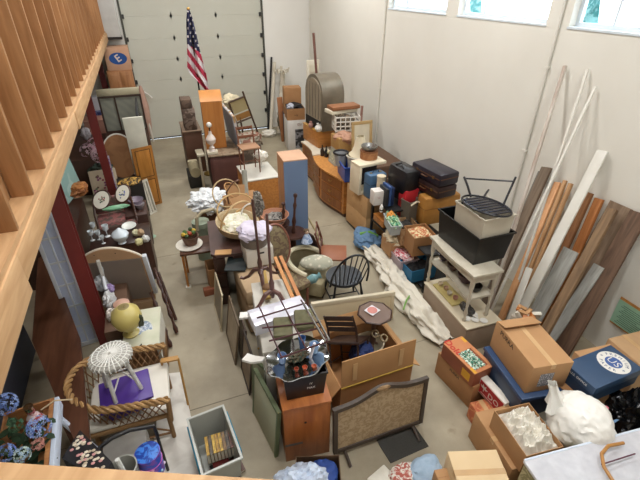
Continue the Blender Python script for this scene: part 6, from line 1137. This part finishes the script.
# gold cloth box, purple glass, round table top, louvre, doors
c = G(130, 181, .75); e = thing('black_carton', 'black box with a gold patterned scarf beside the oak door', 'box', at((c.x-.02, c.y+.1, 0), .1)); MB().box((-.22, -.22, 0), (.22, .22, .72), M('#1f1a18', .6), bev=.01).build('body', e); MB().lump((0, -.1, .74), (.19, .14, .05), M('#c99e4c', .7, 'blot', '#3a2a18', 16), seed=4, amp=.3).build('gold_scarf', e)
c = G(135, 197, .8); e = thing('purple_glass_bowl', 'cluster of clear and purple glass bowls beside the white louvred shutter', 'bowl', at((c.x, c.y, .62))); MB().lathe([(.05, 0), (.12, .1), (.13, .14), (.11, .1), (.001, .03)], M('#8c8090', .15), n=20).build('bowl', e); MB().lathe([(.04, .0), (.08, .07), (.09, .1), (.001, .03)], M('#a49aa0', .15), (.05, -.12, .0), 18).build('small_bowl', e)
tag(MB().box((c.x-.2, c.y-.35, 0), (c.x+.15, c.y+.25, .615), M('#452c24', .5), bev=.01).build('dark_cabinet'), 'dark cabinet under the purple glass bowls', 'cabinet')
P0, P1, P2 = G(147.5, 216.5), G(157.5, 211.5), G(140.5, 181.5, .70); Mx, w, h = plane3(P0, P1, P2); e = thing('louvred_shutter', 'small white shutter with vertical louvres leaning beside the oak door', 'shutter', Mx); wl = M('#cfcabc', .5)
for a, b_ in (((0, 0, 0), (w, .03, .04)), ((0, 0, h-.04), (w, .03, h)), ((0, 0, .04), (.025, .03, h-.04)), ((w-.025, 0, .04), (w, .03, h-.04))): MB().box(a, b_, wl).build('frame_bar', e)
for i in range(3): MB().box((.04+i*(w-.08)/3, .004, .04), (.04+(i+.72)*(w-.08)/3, .02, h-.04), wl).build('louvre_slat', e)
MB().box((.02, .022, .03), (w-.02, .028, h-.03), M('#8d8a80', .7)).build('backing', e)
P0, P1, P2 = G(144, 208.5), G(162.5, 203), G(129.5, 150, 1.28); Mx, w, h = plane3(P0, P1, P2); e = thing('oak_cabinet_door', 'tall two panel golden oak door leaning on the white board', 'cabinet door', Mx); ok = M('#a8702e', .4, 'woodz', '#94601f', 4); MB().box((0, 0, 0), (w, .025, h), ok, bev=.004).build('door_frame', e)
for a, b_ in ((.06, h*.46), (h*.52, h-.06)): MB().box((.05, -.003, a-.01), (w-.05, .001, b_+.01), M('#5c3814', .6)).build('painted_groove_shade', e); MB().box((.065, -.01, a+.005), (w-.065, -.002, b_-.005), M('#b57a34', .4, 'woodz', '#9c6726', 4), bev=.004).build('raised_panel', e)  # dark sheet behind each raised panel paints the shade of its groove
P0, P1, P2 = G(141, 200), G(158, 197), G(119.5, 119, 1.88); Mx, w, h = plane3(P0, P1, P2); slabbox('white_board', 'tall plain off-white board standing behind the oak door', 'board', P0, P1, P2, .03, M('#dcdacb', .55))
e = thing('dark_framed_mirror', 'tall narrow mirror with a dark frame, standing edge on beside the white board', 'mirror', at((-.21, 9.2, 0), 0, 0, -.05)); MB().box((-.04, 0, 0), (0, 1.6, 1.75), M('#23262c', .4), bev=.006).build('frame', e); MB().box((0, .08, .08), (.004, 1.52, 1.67), M('#3d434c', .1, metal=.6)).build('glass', e)
Pq = [WY(97, 97, 10.95), WY(141, 96, 10.95), WY(148, 122, 10.95)]; e = thing('dresser_mirror', 'wide dresser mirror with the garage door reflection painted as grey ribs, under a narrow pale shelf', 'mirror', frm((Pq[0].x, 10.95, 1.0), (1, 0, 0), (0, 1, 0))); wM = Pq[1].x-Pq[0].x; hM = Pq[0].z-1.0
MB().box((.04, .0, .0), (wM-.04, .02, hM-.04), M('#8d8e80', .3, 'weave', '#83847a', 3)).build('glass', e); fdm = M('#3f2f26', .5)  # grey ribs in the glass colour paint the reflected garage door
for a, b_ in (((0, -.02, 0), (.04, .04, hM)), ((wM-.04, -.02, 0), (wM, .04, hM)), ((.04, -.02, hM-.04), (wM-.04, .04, hM)), ((wM*.36, -.02, 0), (wM*.4, .0, hM-.04))): MB().box(a, b_, fdm).build('frame_bar', e)
MB().box((0, .0, hM), (wM-.02, .12, hM+.14), M('#b5ac90', .5), bev=.01).build('top_shelf', e)
tag(MB().box((Pq[0].x, 10.97, 0), (Pq[0].x+wM, 11.4, .995), M('#5a4032', .5), bev=.01).build('brown_dresser'), 'brown dresser carrying the wide mirror', 'dresser')
c = G(121, 158, .52); e = thing('round_tabletop', 'round brown tabletop with a white curved edge standing on its rim', 'tabletop', at((c.x, c.y, .0), .1)); T = frm((0, 0, .56), (1, 0, 0), (0, .25, 1)) @ Matrix.Diagonal((.36, .5, 1, 1)); MB().lathe([(.001, -.015), (1, -.015), (1, .015), (.001, .015)], M('#96683f', .5, 'blot', '#8a5d36', 3), n=32, T=T).build('disc', e)
MB().tube([T @ V((math.cos(t*PI/16-.9), math.sin(t*PI/16-.9), 0)) for t in range(20)], .02, M('#d6d2c6', .5), 8).build('white_edge', e); tag(MB().box((c.x-.3, c.y-.1, 0), (c.x+.3, c.y+.1, .06), dkwood).build('low_plinth'), 'low dark plinth under the standing tabletop', 'plinth')
tag(MB().box((0, 0, 0), (.07, .05, 1.0), M('#cfc8d4', .6, 'blot', '#9a7ab0', 12)).build('floral_board', None, at(G(112, 215, 0)+V((.08, .55, 0)), 0, -.1)), 'narrow white board with purple flowers right of the farther red column', 'board')
# tall cabinet, box with a round emblem, white wall cabinet
x0, x1 = -.92, -.32; e = thing('oak_wall_cabinet', 'oak cabinet with two raised panel doors beneath the box with the blue emblem', 'cabinet', at((x0, 12.55, 0))); ol = M('#a9764c', .5, 'woodz', '#94633c', 4); MB().box((0, 0, 0), (x1-x0, .6, 2.06), ol, bev=.005).build('body', e)
for i in range(2): d_ = MB().box((.03+i*.28, -.02, 1.45), (.28+i*.28, 0, 2.03), M('#b07d52', .5, 'woodz', '#9c6a42', 4), bev=.004).build('door', e); MB().box((.07+i*.28, -.03, 1.52), (.24+i*.28, -.018, 1.96), ol, bev=.008).build('raised_panel', d_)
MB().box((.0, -.02, 0), (x1-x0, 0, 1.42), ol).build('lower_front', e)
e = thing('cardboard_box', 'pinkish cardboard box printed with a blue oval emblem and the letter E', 'box', at((x0+.04, 12.6, 2.062))); MB().box((0, 0, 0), (.58, .5, .54), M('#c79d80', .75, h2='#b98f72'), bev=.006).build('body', e)
q = MB(); q.prism([(.30+.21*math.cos(t*PI/20), .28+.14*math.sin(t*PI/20)) for t in range(40)], 0, .002, M('#1f4f94', .5), T=frm((0, -.0005, 0), (1, 0, 0), (0, 0, 1))); q.build('oval_emblem', e); text('E', .24, FRONT(.30, -.003, .28) @ Matrix.Rotation(.5, 4, 'Z'), M('#e2cdbd', .6), e, 'emblem_letter', bold=.02)
e = thing('white_wall_cabinet', 'white cabinet with a dark lower edge above the box with the blue emblem', 'cabinet', at((-.95, 12.85, 2.75))); MB().box((0, 0, .06), (.55, .4, 2.0), M('#c9c8c4', .5), bev=.01).build('body', e); MB().box((-.01, -.01, 0), (.56, .41, .06), M('#2c241f', .6)).build('lower_edge', e)
c = G(101, 88, 1.45); e = thing('printed_box', 'white box with a dark blue picture behind the farther red column', 'box', at((c.x-.2, min(c.y, 12.0), .802))); MB().box((0, 0, 0), (.42, .3, .75), M('#cfd0d8', .5), bev=.006).build('body', e); MB().box((.05, -.003, .12), (.37, -.0005, .45), M('#2d3c74', .5, 'blot', '#7d88b4', 12)).build('printed_picture', e)
# pelican-like white hook with pink cloth, golf club
A = G(157, 141, .0); e = thing('draped_coat_stand', 'pink beige cloth draped over a white hooked stand by the garage door', 'coat stand', at((A.x-.1, A.y, 0))); MB().tube([(0, 0, 0), (-.05, .1, 1.0), (-.15, .3, 1.75)], .03, M('#d9d4c8', .5)).build('pole', e)
MB().lathe([(.05, .15), (.1, .5), (.12, 1.0), (.07, 1.4), (.03, 1.55)], M('#c2a090', .8, h2='#b08c7c'), (-.05, .12, 0), 14).build('draped_cloth', e); MB().lump((-.2, .3, 1.8), (.12, .08, .07), white, seed=3, amp=.2).build('hooked_top', e); MB().tube([(-.1, .2, 1.45), (.12, .1, 1.3), (.2, .1, 1.2)], .022, white).build('side_hook', e)
for i, (p, q_, lb) in enumerate((((163, 136), (149, 119), 'golf club with a yellowish head leaning near the garage door'), ((160, 133), (147, 121), 'second golf club just left of the yellowish one'))):
    B0 = G(*p, .02); T0 = WY(*q_, B0.y+.35); e = thing('golf_club', lb, 'golf club', at(B0)); MB().tube([V((0, 0, 0)), T0-B0], .012, ebony).build('shaft', e); MB().ball((0, 0, .03), (.05, .035, .03), M('#a89c4a', .5)).build('club_head', e)
